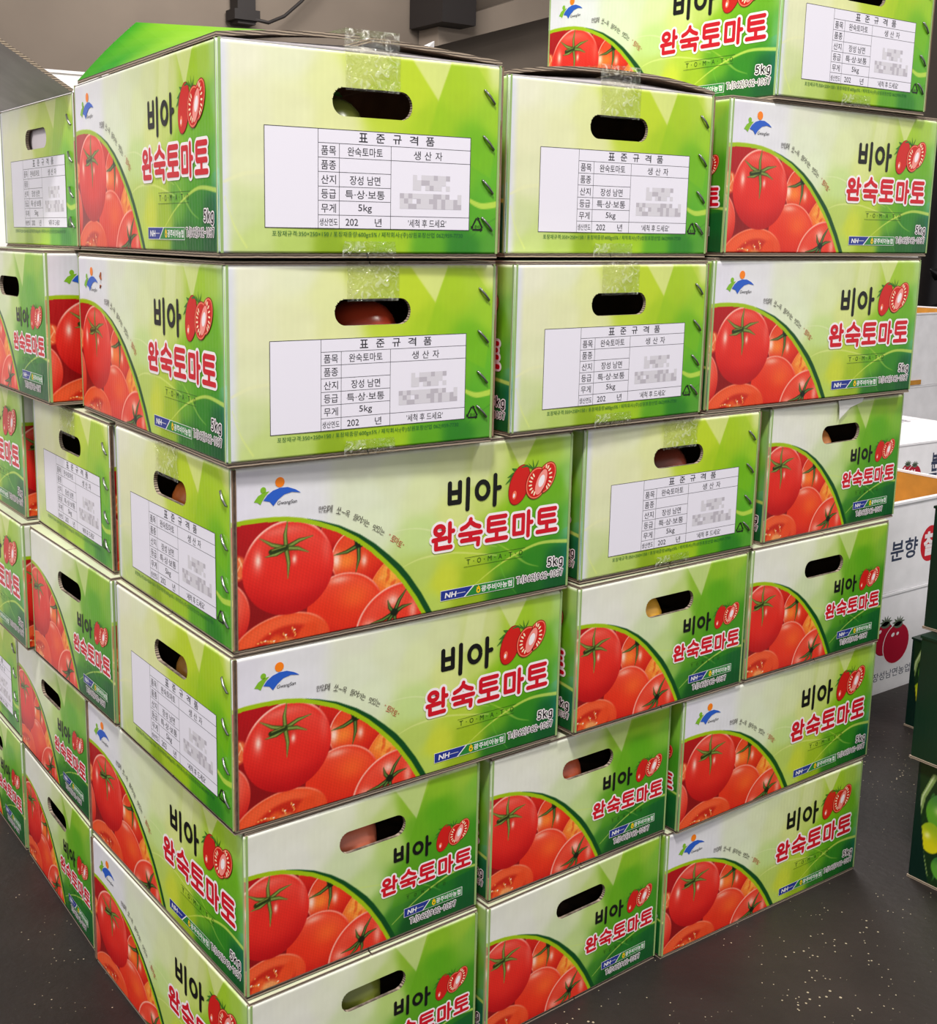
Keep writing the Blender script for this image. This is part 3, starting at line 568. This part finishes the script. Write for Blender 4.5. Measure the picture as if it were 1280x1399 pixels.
# ================================================================== TOMATO CARTONS
ME_LONG = panel_mesh('side_panel', 350, paint_long, False, .7, 1)
ME_END = panel_mesh('end_panel', 250, paint_end, True, .7, 2)
ME_LAB = panel_mesh('end_panel', 250, paint_label, True, .9, 3)
DL, DE, DB = long_decal(), end_decal(), label_decal()

def staple(i, parent):
    x, z = .2319, (.1286, .093, .0586, .0291)[i]; mb = MB()
    mb.tube([(x, .0006, z), (x+.0004, -.0009, z-.0006), (x+.0055, -.0017, z-.0056), (x+.0102, -.0009, z-.0105), (x+.0108, .0006, z-.0111)], [.0006, .001, .00105, .001, .0006], 5)
    return mb.build('staple', STEEL, parent, True)
def tape_mesh(name, parent, top=.149, low=.1195, x0=.1035, x1=.1515, lift=.0):
    mb = MB(); rows = []; rr = random.Random(5)
    zs = list(np.linspace(low, top-.003, 7))
    for z in zs: rows.append([(x+rr.uniform(-.0004, .0004), -.0011-rr.random()*.0006, z) for x in np.linspace(x0, x1, 9)])
    rows.append([(x, .0004, top+.0012) for x in np.linspace(x0, x1, 9)]); rows.append([(x, .0004, top+.0018+lift) for x in np.linspace(x0, x1, 9)]) if lift else None; rows.append([(x, .012, top+.0018+lift) for x in np.linspace(x0, x1, 9)]); rows.append([(x, .05, top+.0018+lift) for x in np.linspace(x0, x1, 9)])
    mb.quad_solid(rows, (0, -1, 0), .00012); return mb.build(name, TAPE, parent, True)

PRN = {}
def share(decals, parent):
    for nm, D in decals:
        if id(D) not in PRN: PRN[id(D)] = D.build(nm, parent).data
        else:
            o = bpy.data.objects.new(nm, PRN[id(D)]); COL.objects.link(o); o.parent = parent
def make_carton():
    """canonical: end with the form faces -Y, tomato end faces +Y, long sides face -X and +X; origin at base centre; body 250 x 350 x 148 mm"""
    root = empty('tomato_carton', (0, 0, 0)); parts = []
    def place(me, name, loc, rz):
        o = bpy.data.objects.new(name, me); COL.objects.link(o); o.parent = root; o.location = loc; o.rotation_euler = (0, 0, rz); return o
    a = place(ME_LAB, 'end_panel', (-.125, -.175, 0), 0); a['label'] = 'end panel with the printed form'
    DB.build('printed_form', a)
    for i in range(4): staple(i, a)
    mb = MB(); mb.box(.2497, .0004, .001, .2512, .001, .1475, 0); mb.box(.2497, .0011, .001, .2509, .0031, .1475, 1); mb.box(.2497, .0032, .001, .2512, .0038, .1475, 0); mb.build('raw_edge', [KRAFT, DKRAFT], a)
    b = place(ME_END, 'end_panel', (.125, .175, 0), math.pi); b['label'] = 'end panel with tomatoes and lettering'; share(DE, b)
    c = place(ME_LONG, 'side_panel', (-.125, .175, 0), -math.pi/2); share(DL, c)
    d = place(ME_LONG, 'side_panel', (.125, -.175, 0), math.pi/2); share(DL, d)
    for s in (-1, 1):
        x0, x1 = sorted((s*.1238, s*.0008))
        mb = MB(); mb.box(x0, -.1743, .1481, x1, .1743, .1506, 0, 1); mb.build('top_flap', [RAW, PALE_FLAP], root)
        mb = MB(); mb.box(x0, -.1742, -.0036, x1, .1742, -.0019); mb.box(x0, -.1732, -.0019, x1, .1732, -.0001); mb.build('bottom_flap', RAW, root)
    mb = MB(); mb.box(-.121, -.1735, .1462, .121, -.06, .148); mb.box(-.121, .06, .1462, .121, .1735, .148); mb.build('inner_flap', GREYB, root)
    mb = MB(); mb.box(-.121, -.171, .056, .121, .171, .059); o = mb.build('fruit_tray', KRAFT, root)
    t = tape_mesh('packing_tape', root); t.location = (-.125, -.175, 0)
    return root
def kids(o): return [c for c in bpy.data.objects if c.parent == o]
PROTO = make_carton(); TREE = [(c, kids(c)) for c in kids(PROTO)]
def dup_carton(skip=()):
    r = PROTO.copy(); COL.objects.link(r)
    for c, gs in TREE:
        if c.name.split('.')[0] in skip: continue
        k = c.copy(); COL.objects.link(k); k.parent = r
        for g in gs: h = g.copy(); COL.objects.link(h); h.parent = k
    return r

# near-corner x, y, base z, yaw, side facing the aisle (form / tomato / long front) and label
ROT = {'F': 0, 'E': math.pi, 'LF': -math.pi/2, 'LE': math.pi/2}   # F form end to the front, E tomato end to the front, LF long side front with form end on the left, LE with tomato end on the left
BOX = [
 ('R6a', -.0144, -.0113, .7738, -2.92, 'F', .1504, 'top near corner carton with a half-raised green top flap'),
 ('R6b', .2640, .0031, .7740, -1.39, 'F', .1494, 'middle carton of the top full row, taped bulging lid above its printed form'),
 ('R6c', .5317, -.0088, .7752, .19, 'LE', .1518, 'carton with long tomato side in front, directly carrying the single highest carton'),
 ('R7c', .5914, -.0119, .9292, -.66, 'F', .1475, 'highest green carton, alone above all others and cut by the top of the photo'),
 ('R5a', -.0093, -.0080, .6165, -1.86, 'F', .1484, 'near corner carton directly under the one with the raised green flap'),
 ('R5b', .2628, -.0134, .6175, 1.16, 'F', .1472, 'form-end carton directly below the middle carton with the bulging lid'),
 ('R5c', .5258, -.0038, .6175, -.32, 'LE', .1513, 'right end carton of the second full row, long side shaded along its top'),
 ('R4a', -.0027, -.0009, .4631, -.5, 'LF', .1473, 'upper of the two corner cartons with long tomato side in front and form end left'),
 ('R4b', .3630, -.0022, .4640, -.29, 'F', .1462, 'lowest middle-column carton that shows a printed form to the front'),
 ('R4c', .6352, .0009, .4631, 1.33, 'E', .1466, 'right end carton with a torn white tape tab above its hand hole'),
 ('R3a', -.0036, .0002, .3094, .24, 'LF', .1475, 'lower of the two corner cartons with long tomato side in front and form end left'),
 ('R3b', .3609, -.0052, .3099, .71, 'E', .1487, 'middle carton with tomato end, just under the lowest front-facing printed form'),
 ('R3c', .6180, -.0008, .3095, .29, 'E', .1486, 'right end carton with tomato end, just below the one with the torn tape tab'),
 ('R2a', .0052, .0013, .1560, 1.33, 'E', .1462, 'near corner carton one above the floor row, tomato end with hand hole in front'),
 ('R2b', .2676, .0061, .1552, 1.11, 'E', .1440, 'middle carton one above the floor row, tomato end in front'),
 ('R2c', .5243, .0004, .1547, 1.06, 'LE', .1503, 'right end carton one above the floor row, long tomato side in front'),
 ('R1a', .0061, -.0017, .0035, 1.7, 'E', .1479, 'near corner carton on the floor, cut off by the bottom of the photo'),
 ('R1b', .2655, .0029, .0035, 2.35, 'E', .1459, 'middle carton on the floor, tomato end with hand hole in front'),
 ('R1c', .5174, .0071, .0035, -.13, 'LE', .1497, 'right end carton on the floor, long tomato side in front'),
 ('L6b', .0080, .3546, .7735, -.1, 'LF', .1468, 'top left carton with its grey end flap folded open'),
 ('L5b', -.0228, .3679, .6178, 0, 'LE', .1494, 'left side carton directly under the one with the open grey flap'),
 ('L4b', .0002, .2664, .4628, -.9, 'LF', .1440, 'left side carton with the smaller printed form, left of the upper corner form'),
 ('L4c', -.0046, .5300, .4635, 0, 'E', .1467, 'leftmost carton of the fourth row from the floor, cut by the photo edge'),
 ('L3b', -.0060, .2580, .3098, .54, 'LE', .1465, 'left side carton with tomato end, directly under the smaller printed form'),
 ('L3c', -.0137, .5206, .3096, 0, 'E', .1487, 'leftmost carton of the third row from the floor, cut by the photo edge'),
 ('L2b', .0021, .3684, .1545, -.05, 'LE', .1401, 'left side carton above the floor row with yellow fruit in its hand hole'),
 ('L2c', .0050, .6307, .1552, 0, 'LF', .1367, 'leftmost carton one above the floor row, a sliver of printed form showing'),
 ('L1b', .0001, .3647, .0035, -.76, 'LE', .1482, 'left floor carton with dark hand hole and tomato end beside the long corner carton'),
 ('L1c', .0028, .6248, .0035, 0, 'LE', .1466, 'leftmost carton standing on the floor, tomato end cut by the photo edge'),
]
NOTAPE = {'R3a', 'R1b', 'R2b', 'L4c', 'L3c', 'R1c'}
CART = {}
def foot(b):
    wx, wy = (.25, .35) if b[5] in 'FE' else (.35, .25); return b[1], b[2], b[1]+wx, b[2]+wy
def clear_height(b):
    hh = b[6]
    for c in BOX:
        A, B = foot(b), foot(c)
        if .1 < c[3]-b[3] < .2 and min(A[2], B[2])-max(A[0], B[0]) > -.012 and min(A[3], B[3])-max(A[1], B[1]) > -.012: hh = min(hh, (c[3]-.0036-.0004-b[3])/1.0176)
    return hh
for i, (key, x, y, z, yw, kd, hh, lab) in enumerate(BOX):
    skip = set(); hh = clear_height((key, x, y, z, yw, kd, hh))
    if key in ('R6a', 'R6b', 'L6b', 'R7c'): skip |= {'top_flap'}
    if key in ('R6a', 'R6b'): skip |= {'inner_flap', 'packing_tape'}
    if key == 'R7c': skip |= {'inner_flap'}
    if key == 'L6b': skip |= {'inner_flap', 'packing_tape', 'fruit_tray'}
    if key in NOTAPE: skip |= {'packing_tape'}
    r = dup_carton(skip)
    wx, wy = (.25, .35) if kd in 'FE' else (.35, .25)
    t = R(yw); cx = x+math.cos(t)*wx/2-math.sin(t)*wy/2; cy = y+math.sin(t)*wx/2+math.cos(t)*wy/2
    r.location = (cx, cy, z); r.rotation_euler = (0, 0, t+ROT[kd]); r.scale = (1, 1, hh/.148)
    tag(r, lab, 'carton', 'stacked green tomato cartons'); CART[key] = r
for c, gs in TREE:
    for g in gs: bpy.data.objects.remove(g)
    bpy.data.objects.remove(c)
bpy.data.objects.remove(PROTO)

def flap_sheet(name, parent, hinge0, hinge1, free0, free1, n, mats, bulge=0, th=.0034):
    """ruled, slightly curved flap between a hinge line and a free edge; lower face/rim kraft"""
    rows = []
    for a in np.linspace(0, 1, 9):
        h = np.array(hinge0)*(1-a)+np.array(hinge1)*a; f = np.array(free0)*(1-a)+np.array(free1)*a
        rows.append([tuple(h*(1-b)+f*b+np.array(n)*bulge*math.sin(math.pi*b)) for b in np.linspace(0, 1, 7)])
    mb = MB(); mb.quad_solid(rows, n, th, (1, 0, 2)); return mb.build(name, mats, parent, False)
FM = [GREEN_FLAP, KRAFT, RAW]
# raised lid of the near corner carton (root frame: local z is scaled)
r = CART['R6a']; H0 = .1482
flap_sheet('top_flap', r, (-.1245, -.1745, H0), (-.1245, .162, H0), (-.008, -.1745, H0+.0078), (-.0645, .166, H0+.058), (0, 0, 1), FM, .002).__setitem__('label', 'half-raised green top flap')
flap_sheet('top_flap', r, (.1245, -.1745, H0), (.1245, .1745, H0), (.002, -.1745, H0+.0074), (.0, .1745, H0+.006), (0, 0, 1), FM, .001)
r = CART['R6b']
flap_sheet('top_flap', r, (-.1245, -.1745, H0), (-.1245, .1745, H0), (-.001, -.1745, H0+.0098), (-.001, .1745, H0+.003), (0, 0, 1), FM, .003)
flap_sheet('top_flap', r, (.1245, -.1745, H0), (.1245, .1745, H0), (.001, -.1745, H0+.0098), (.001, .1745, H0+.003), (0, 0, 1), FM, .003)
r = CART['R7c']
for s in (-1, 1): flap_sheet('top_flap', r, (s*.1245, -.1745, H0), (s*.1245, .1745, H0), (s*.001, -.1745, H0+.004), (s*.001, .1745, H0+.003), (0, 0, 1), FM, .001)
def tented_inner(key, hgt):
    r = CART[key]; rows = []
    for yy in (-.1742, -.168, -.15, -.11, -.07): rows.append([(x, yy, .1478+.0006+(0 if yy < -.17 else hgt*(1-abs(x)/.124)*min(1, (yy+.1742)/.02+.35))) for x in np.linspace(-.122, .122, 13)])
    mb = MB(); mb.quad_solid(rows, (0, 0, -1), .0012); mb.build('inner_flap', GREYB, r)
for k, hgt in (('R6a', .0062), ('R6b', .0085), ('R7c', .002)): tented_inner(k, hgt)
for k, hgt in (('R6a', .0128), ('R6b', .0142)):
    t = tape_mesh('packing_tape', CART[k], lift=hgt); t.location = (-.125, -.175, 0)
# open grey end flap of the top left carton: local -Y is the form end
r = CART['L6b']; a = R(31); s = .12
f = flap_sheet('end_flap', r, (-.122, -.1745, H0), (.122, -.1745, H0), (-.122, -.1745-s*math.cos(a), H0+s*math.sin(a)), (.122, -.1745-s*math.cos(a), H0+s*math.sin(a)), (0, math.sin(a), math.cos(a)), [WHITE_IN, GREYB, RAW], 0)
f['label'] = 'grey end flap folded open'
mb = MB(); mb.box(-.06, -.168, .004, .06, -.1675, .135); o = mb.build('paper_liner', plain('white_paper', (236, 226, 232), .7), r)

# torn tape tab on the right carton and loose tape curl
r = CART['R4c']; mb = MB()
mb.quad_solid([[(.008, .1758, .1492), (-.04, .1758, .1496)], [(.007, .1764, .144), (-.037, .1764, .145)], [(.006, .1768, .137), (-.014, .177, .1405)], [(.006, .1772, .128), (.001, .177, .131)]], (0, 1, 0), .0003); mb.build('torn_tape', plain('white_tape', (222, 220, 216), .35), r)
for nm in ('R6a', 'R6b', 'R7c', 'R5a', 'R5b', 'R4b'):
    r = CART[nm]; mb = MB(); rows = [[(x, -.1768, z) for x in np.linspace(-.024, .024, 7)] for z in (.0, .004)]; rows = [[(x, -.1762, -.0035) for x in np.linspace(-.024, .024, 7)]]+rows+[[(x, -.1766, .009) for x in np.linspace(-.022, .023, 7)]]
    mb.quad_solid(rows, (0, -1, 0), .0002); mb.build('bottom_tape', TAPE, r)

mb = MB(); mb.tube([(-.1254, .104, .134), (-.1256, .105, .130), (-.1255, .1035, .127)], [.0005, .0012, .0006], 5); mb.tube([(-.1254, .1055, .122), (-.1255, .107, .119)], [.0009, .0005], 5)
mb.build('scuff_mark', plain('rust_scuff', (150, 84, 52), .8), CART['R5a'])
# ------------------------------------------------------------------ fruit seen through hand holes
def tomato_obj(c, col, rad, label):
    V = []; Fc = []; nu, nv = 20, 12
    for j in range(nv+1):
        ph = math.pi*j/nv
        for i in range(nu):
            th = 2*math.pi*i/nu; rr = rad*(1+.03*math.cos(5*th)*math.sin(ph)); dz = -.16*rad*math.exp(-((ph)/.4)**2)
            V.append((rr*math.sin(ph)*math.cos(th), rr*math.sin(ph)*math.sin(th), rad*.88*math.cos(ph)+dz))
    for j in range(nv):
        for i in range(nu): Fc.append((j*nu+i, (j+1)*nu+i, (j+1)*nu+(i+1) % nu, j*nu+(i+1) % nu))
    root = empty('tomato', (c[0], c[1], c[2]-rad*.88)); tag(root, label, 'tomato', 'fruit inside the cartons')
    o = mesh_obj('skin', V, Fc, plain('tomato_skin', col, .25, .1, 25), root, smooth=True); o.location = (0, 0, rad*.88)
    mb = MB()
    for k in range(5):
        a = 2*math.pi*k/5; mb.tube([(0, 0, rad*.76), (rad*.25*math.cos(a), rad*.25*math.sin(a), rad*.9), (rad*.55*math.cos(a), rad*.55*math.sin(a), rad*.82)], [.002, .0022, .0005], 5)
    o = mb.build('calyx', INK['leaf'], root, True); o.location = (0, 0, rad*.88)
    return root
def in_box(key, lx, side, col, label, rad=.031, depth=.036):
    """lx: offset seen along the end panel from its centre (metres, + is to the right from outside)"""
    r = CART[key]; bpy.context.view_layer.update(); s = -1 if side == 'F' else 1
    p = r.matrix_world @ Vector((lx*(1 if side == 'F' else -1), s*(.175-depth), 0)); zt = r.location.z+(.059*r.scale.z)+rad*.88+.0005
    tomato_obj((p.x, p.y, zt), col, rad, label)
TI = [
 ('R6a', -.02, 'F', (104, 110, 48), 'olive green tomato seen in the hand hole of the top near corner carton'),
 ('R5a', .012, 'F', (150, 52, 30), 'dark red tomato seen in the hand hole under the taped top corner carton'),
 ('R4b', .01, 'F', (110, 50, 36), 'dim brownish tomato in the hand hole of the lowest middle form carton'),
 ('R4a', .0, 'F', (170, 90, 40), 'orange tomato in the left hand hole of the upper corner carton'),
 ('R3a', .008, 'F', (140, 96, 40), 'brown-orange tomato in the left hand hole of the lower corner carton'),
 ('R4c', -.03, 'E', (196, 124, 66), 'pale orange tomato at the left of the hand hole below the torn tape tab'),
 ('R3b', -.03, 'E', (226, 168, 60), 'bright yellow-orange tomato at the left of the hand hole in the middle column'),
 ('R2a', -.022, 'E', (206, 112, 84), 'salmon tomato in the near corner carton one above the floor row'),
 ('R2b', -.03, 'E', (190, 90, 60), 'orange-red tomato in the middle carton one above the floor row'),
 ('R1a', -.018, 'E', (120, 128, 50), 'green tomato in the floor carton at the near corner'),
 ('L2b', .006, 'E', (222, 172, 34), 'yellow tomato in the hand hole of the left carton one above the floor row'),
]
for k, lx, sd, col, lab in TI: in_box(k, lx+(.016 if sd == 'E' else 0), sd, col, lab, .036, .042)

# ================================================================== WHITE CARTONS AT THE RIGHT
WHITEC = plain('white_carton_print', (242, 240, 244), .45, .03, 20, .1)
TAN = plain('tan_board_inside', (196, 136, 52), .8, .06, 30)
def white_carton(name, x, y, z, wx, wy, h, label, rz=0, lid=None, open_top=False, cat='carton', decal=None, taned=False):
    root = empty(name, (x, y, z), rz); tag(root, label, cat, 'white fruit cartons')
    t = .004
    for nm, (a, b, c, d) in dict(front=(0, 0, wx, t), back=(0, wy-t, wx, wy), left=(0, t, t, wy-t), right=(wx-t, t, wx, wy-t)).items():
        mb = MB(); mb.box(a, b, .004, c, d, h-(.0 if not open_top else .002)); o = mb.build('side_panel', WHITEC, root)
        if nm == 'front': fr = o
    if open_top:
        mb = MB()
        for (a, b, c, d) in ((t, t, wx-t, t+.0015), (t, wy-t-.0015, wx-t, wy-t), (t, t+.0015, t+.0015, wy-t-.0015), (wx-t-.0015, t+.0015, wx-t, wy-t-.0015)): mb.box(a, b, .006, c, d, h-.004)
        mb.build('tan_lining', TAN, root)
        mb = MB()
        for (a, b, c, d) in ((-.002, -.003, wx+.002, t+.002), (-.002, wy-t-.002, wx+.002, wy+.002), (-.002, t+.002, t+.002, wy-t-.002), (wx-t-.002, t+.002, wx+.002, wy-t-.002)): mb.box(a, b, h-.003, c, d, h+.001)
        mb.build('rim', WHITEC, root)
    else:
        mb = MB(); mb.box(-.002, -.002, h-.001, wx+.002, wy*.5-.001, h+.003); mb.build('lid_flap', WHITEC, root)
        mb = MB(); mb.box(-.002, wy*.5+.001, h-.001, wx+.002, wy+.002, h+.003); mb.build('lid_flap', WHITEC, root)
    mb = MB(); mb.box(0, 0, 0, wx, wy, .0039); mb.build('bottom', WHITEC, root)
    if decal:
        o = decal.build('printed_marks', fr); 
    return root
d1 = Decal()   # lower front carton, x origin 1.29
def crimson_tomatoes(D, ox, oy, k=1.0):
    E = lambda x, y, rx, ry, m, rot, L: D.ell(ox+x*k, oy+y*k, rx*k, ry*k, m, rot, L)
    E(-26, 8, 30, 30, 'crimdark', 0, 1); E(-26, 8, 29, 29, 'crimson', 0, 2); E(12, -6, 40, 38, 'halo', 0, 3); E(12, -6, 38, 36.5, 'crimson', 0, 4)
    E(0, 12, 5, 3.4, 'halo', 20, 5); E(14, 12, 4, 2.8, 'halo', 20, 5); E(-40, 24, 5, 3, 'halo', 20, 5)
    for (cx, cy, n) in ((14, 28, 7), (-24, 34, 7)):
        for i in range(n):
            a = R(20+i*28); D.stroke([(ox+cx*k, oy+cy*k), (ox+(cx+12*math.cos(a))*k, oy+(cy+8*math.sin(a)+3)*k), (ox+(cx+20*math.cos(a))*k, oy+(cy+17*math.sin(a))*k)], np.array([5, 4, .6])*k, 'calyx', 6)
        E(cx, cy, 13, 6, 'calyx', 0, 6)
crimson_tomatoes(d1, 160, 92); d1.text('장성남면농업협동조합', 110, 24, 300, 40, 'navytext', .0, 3)
white_carton('white_carton', 1.29, .346, 0, .42, .25, .181, 'lower white carton on the floor with two crimson printed tomatoes, right of the green stack', decal=d1)
d2 = Decal(); d2.text('분향', 132, 56, 210, 92, 'navytext', .02, 3)
d2.ell(249, 74, 29, 33, 'circle', 0, 2, 40); d2.text('찰', 232, 54, 266, 94, 'halo', .05, 4); d2.text('토마토', 286, 54, 400, 94, 'circle', .05, 4)
white_carton('white_carton', 1.29, .346, .185, .42, .22, .16, 'open white carton with tan inside and a red circle printed on its front', open_top=True, decal=d2)
white_carton('white_carton', 1.72, .60, 0, .46, .42, .184, 'white carton under the closed one with the red oval on its lid', rz=R(-3))
d3 = Decal(); crimson_tomatoes(d3, 140, 120, .62); d3.text('분향', 205, 120, 250, 160, 'navytext', .04, 3); d3.text('토마토', 196, 84, 300, 116, 'navytext', .06, 3)
wc = white_carton('white_carton', 1.72, .60, .188, .46, .42, .184, 'closed white carton with a red oval and dark words printed on its lid', rz=R(-3), decal=d3)
dl = Decal(); dl.ell(190, 205, 40, 26, 'circle', 0, 1, 40); dl.ell(190, 205, 36, 22, 'halo', 0, 2, 40); dl.text('찰', 175, 190, 205, 220, 'circle', .04, 3); dl.text('토마토', 250, 190, 330, 222, 'grey2', .03, 3); dl.text('분향', 345, 190, 400, 222, 'grey2', .02, 3)
o = dl.build('lid_print', wc); o.rotation_euler = (-math.pi/2, 0, 0); o.location = (0, 0, .1875)
# display wall of white cartons farther back
for i, (x, z, lab) in enumerate([(2.60, 0, 'far white carton behind, bottom of its pile'), (2.60, .348, 'far white carton with a tan rim, on top of the bottom one')]):
    white_carton('white_carton', x, 1.3, z, .75, .4, .224 if i else .344, lab, open_top=bool(i))
mb = MB(); mb.box(2.86, 1.296, .352, 3.0, 1.2995, .366); tag(mb.build('tan_slot', TAN), 'dark tan slot at the foot of the far open white carton', 'slot')
PILE = plain('pale_patterned_carton', (232, 224, 220), .5, .08, 14)
for i in range(2):
    mb = MB(); mb.box(4.5, 2.5, i*.39, 5.4, 3.0, i*.39+.388); o = mb.build('pale_carton', PILE); tag(o, ('lower', 'upper')[i]+' pale carton in the pile behind the right end of the stack', 'carton')
mb = MB()
pts = [(0, 0, 0), (.01, 0, .25), (-.01, .01, .52), (.02, 0, .8), (0, 0, 1.35)]
mb.tube(pts, [.13, .11, .10, .13, .08], 12); mb.tube([(-.08, -.02, .52), (-.19, -.03, .49)], [.03, .006]); mb.tube([(-.08, -.02, .65), (-.17, -.03, .68)], [.03, .006])
o = mb.build('black_bundle', plain('black_plastic', (14, 13, 16), .35), None, True); o.location = (4.25, 2.0, .0); tag(o, 'black wrapped bundle standing behind the right end of the stack', 'bundle')

# white cartons behind the stack, seen above the top left carton
for k, (wd, hh) in enumerate((('bottom', .335), ('middle', .335), ('top', .329))):
    white_carton('white_carton', -.25, .92, k*.3395, .62, .4, hh, wd+' white carton of the pile behind the top left green carton', rz=R(-3))
mb = MB(); mb.quad_solid([[(.76, .9, 1.05), (.79, .9, 1.096)], [(.84, .92, 1.07), (.829, .9, 1.114)]], (0, 1, 0), .004)
for k, (wd, hh) in enumerate((('bottom', .34), ('middle', .34), ('top', .341))):
    t_ = white_carton('white_carton', .50, .90, k*.3445, .5, .4, hh, wd+' white carton of the pile behind the near top lid'+(', small flap tip raised' if k == 2 else ''))
o = mb.build('raised_flap', WHITEC, t_); o.location = (-.5, -.9, -.689)

# ================================================================== DARK GREEN CARTONS AT THE RIGHT
def paint_veg(U, V):
    U = U+36
    C = np.empty(U.shape+(3,)); C[...] = (2, 34, 26)
    P = np.empty(C.shape); P[...] = (20, 48, 20)
    def blob(cx, cy, rx, ry, a, b, hl):
        d, x, y = ell_d(U, V, cx, cy, rx, ry); ins = np.clip((1-d)*min(rx, ry)/1.2+.5, 0, 1); T = np.empty(C.shape); T[...] = a; blend(T, sm(y+.3*x, -.5, .9), b); blend(T, np.exp(-(((x+.3)/.25)**2+((y-.1)/.2)**2)), hl, .7); P[...] = P*(1-ins[..., None])+T*ins[..., None]
    rr = random.Random(4)
    for k in range(60):
        cx, cy = rr.uniform(30, 200), rr.uniform(0, 150); blend(P, seg_mask(U, V, [(cx, cy), (cx+rr.uniform(-14, 14), cy+rr.uniform(-14, 14))], [3, .5]), rr.choice([(60, 120, 50), (100, 150, 80), (20, 60, 26)]), .8)
    for k in range(4): blob(75+k*42, 95-(k % 2)*12, 24, 27, (96, 160, 40), (60, 120, 60), (220, 236, 150)); blob(60+k*44, 60, 15, 20, (216, 208, 20), (150, 180, 30), (255, 250, 190)); blob(84+k*40, 26, 20, 18, (90, 160, 50), (40, 100, 50), (200, 230, 140))
    blend(P, seg_mask(U, V, [(58, 140), (46, 110), (42, 80), (48, 50), (60, 10)], [7, 6, 4.5, 3.5, 2]), (134, 160, 90)); blend(P, seg_mask(U, V, [(57, 140), (45, 110), (41, 80), (47, 50)], [2, 1.6, 1.2, 1]), (196, 212, 160))
    edge = np.interp(V, [0, 30, 75, 120, 150], [62, 54, 46, 40, 38]); m = np.clip((U-edge)/.8, 0, 1)[..., None]
    return C*(1-m)+P*m
def paint_dark(U, V):
    C = np.empty(U.shape+(3,)); C[...] = (4, 40, 27); blend(C, sm(U, 0, 120), (8, 52, 30)); blend(C, poly_mask(U, V, [(98, 28), (170, 28), (170, 92), (98, 92)], .8), (226, 222, 226)); return C
def small_panel(name, wmm, hmm, paint, parent, loc, rz, step=1.3):
    nx, ny = int(wmm/step), int(hmm/step); U, V = np.meshgrid(np.linspace(0, wmm, nx+1), np.linspace(0, hmm, ny+1)); C = paint(U, V)
    idx = np.arange((nx+1)*(ny+1)).reshape(ny+1, nx+1); q = np.stack([idx[:-1, :-1], idx[:-1, 1:], idx[1:, 1:], idx[1:, :-1]], -1).reshape(-1, 4)
    co = np.stack([U/1000, np.zeros(U.shape), V/1000], -1).reshape(-1, 3); n = len(co); co = np.vstack([co, [(0, .004, 0), (wmm/1000, .004, 0), (wmm/1000, .004, hmm/1000), (0, .004, hmm/1000)]])
    c0, c1, c2, c3 = 0, nx, (nx+1)*(ny+1)-1, (nx+1)*ny
    f = [tuple(t) for t in q]+[(n+3, n+2, n+1, n), (c0, n, n+1, c1), (c1, n+1, n+2, c2), (c2, n+2, n+3, c3), (c3, n+3, n, c0)]
    o = mesh_obj(name, co, f, [PRINT], parent); at = o.data.color_attributes.new('print', 'FLOAT_COLOR', 'POINT'); col = np.ones((len(co), 4)); col[:n, :3] = srgb(np.clip(C, 0, 255)).reshape(-1, 3); col[n:, :3] = srgb((8, 50, 34)); at.data.foreach_set('color', col.ravel()); o.location = loc; o.rotation_euler = (0, 0, rz); return o
GRN = plain('dark_green_board', (4, 38, 26), .4, .05, 20)
def green_carton(x, y, z, wx, wy, h, paint, label):
    """x = left face, y = far corner; body extends towards -Y"""
    root = empty('green_carton', (x, y, z)); tag(root, label, 'carton', 'dark green vegetable cartons')
    small_panel('end_panel', wy*1000, (h-.006)*1000, paint, root, (0, 0, .003), -math.pi/2)
    small_panel('side_panel', wx*1000, (h-.006)*1000, paint_dark, root, (0, -wy, .003), 0)
    mb = MB(); mb.box(.0005, -.004, .003, wx, 0, h-.003); mb.build('side_panel', GRN, root)
    mb = MB(); mb.box(wx-.004, -wy+.004, .003, wx, -.004, h-.003); mb.build('end_panel', GRN, root)
    mb = MB(); mb.box(-.0015, -wy-.001, 0, wx+.001, .0015, .003); mb.build('bottom_flap', RAW, root)
    mb = MB(); mb.box(-.0015, -wy-.001, h-.003, wx+.001, .0015, h); mb.build('top_flap', GRN, root)
    return root
green_carton(.910, -.042, 0, .36, .26, .160, paint_veg, 'dark green carton on the floor with printed green tomatoes, at the lower right edge')
green_carton(.900, -.036, .1605, .36, .26, .158, paint_dark, 'dark green carton with a white sign, second of the near right pile')
green_carton(.925, -.022, .319, .36, .26, .155, paint_dark, 'plain dark green carton, topmost of the near right pile')
green_carton(1.335, .238, 0, .36, .24, .153, paint_veg, 'dark green carton on the floor behind the near green pile, touching the white cartons')
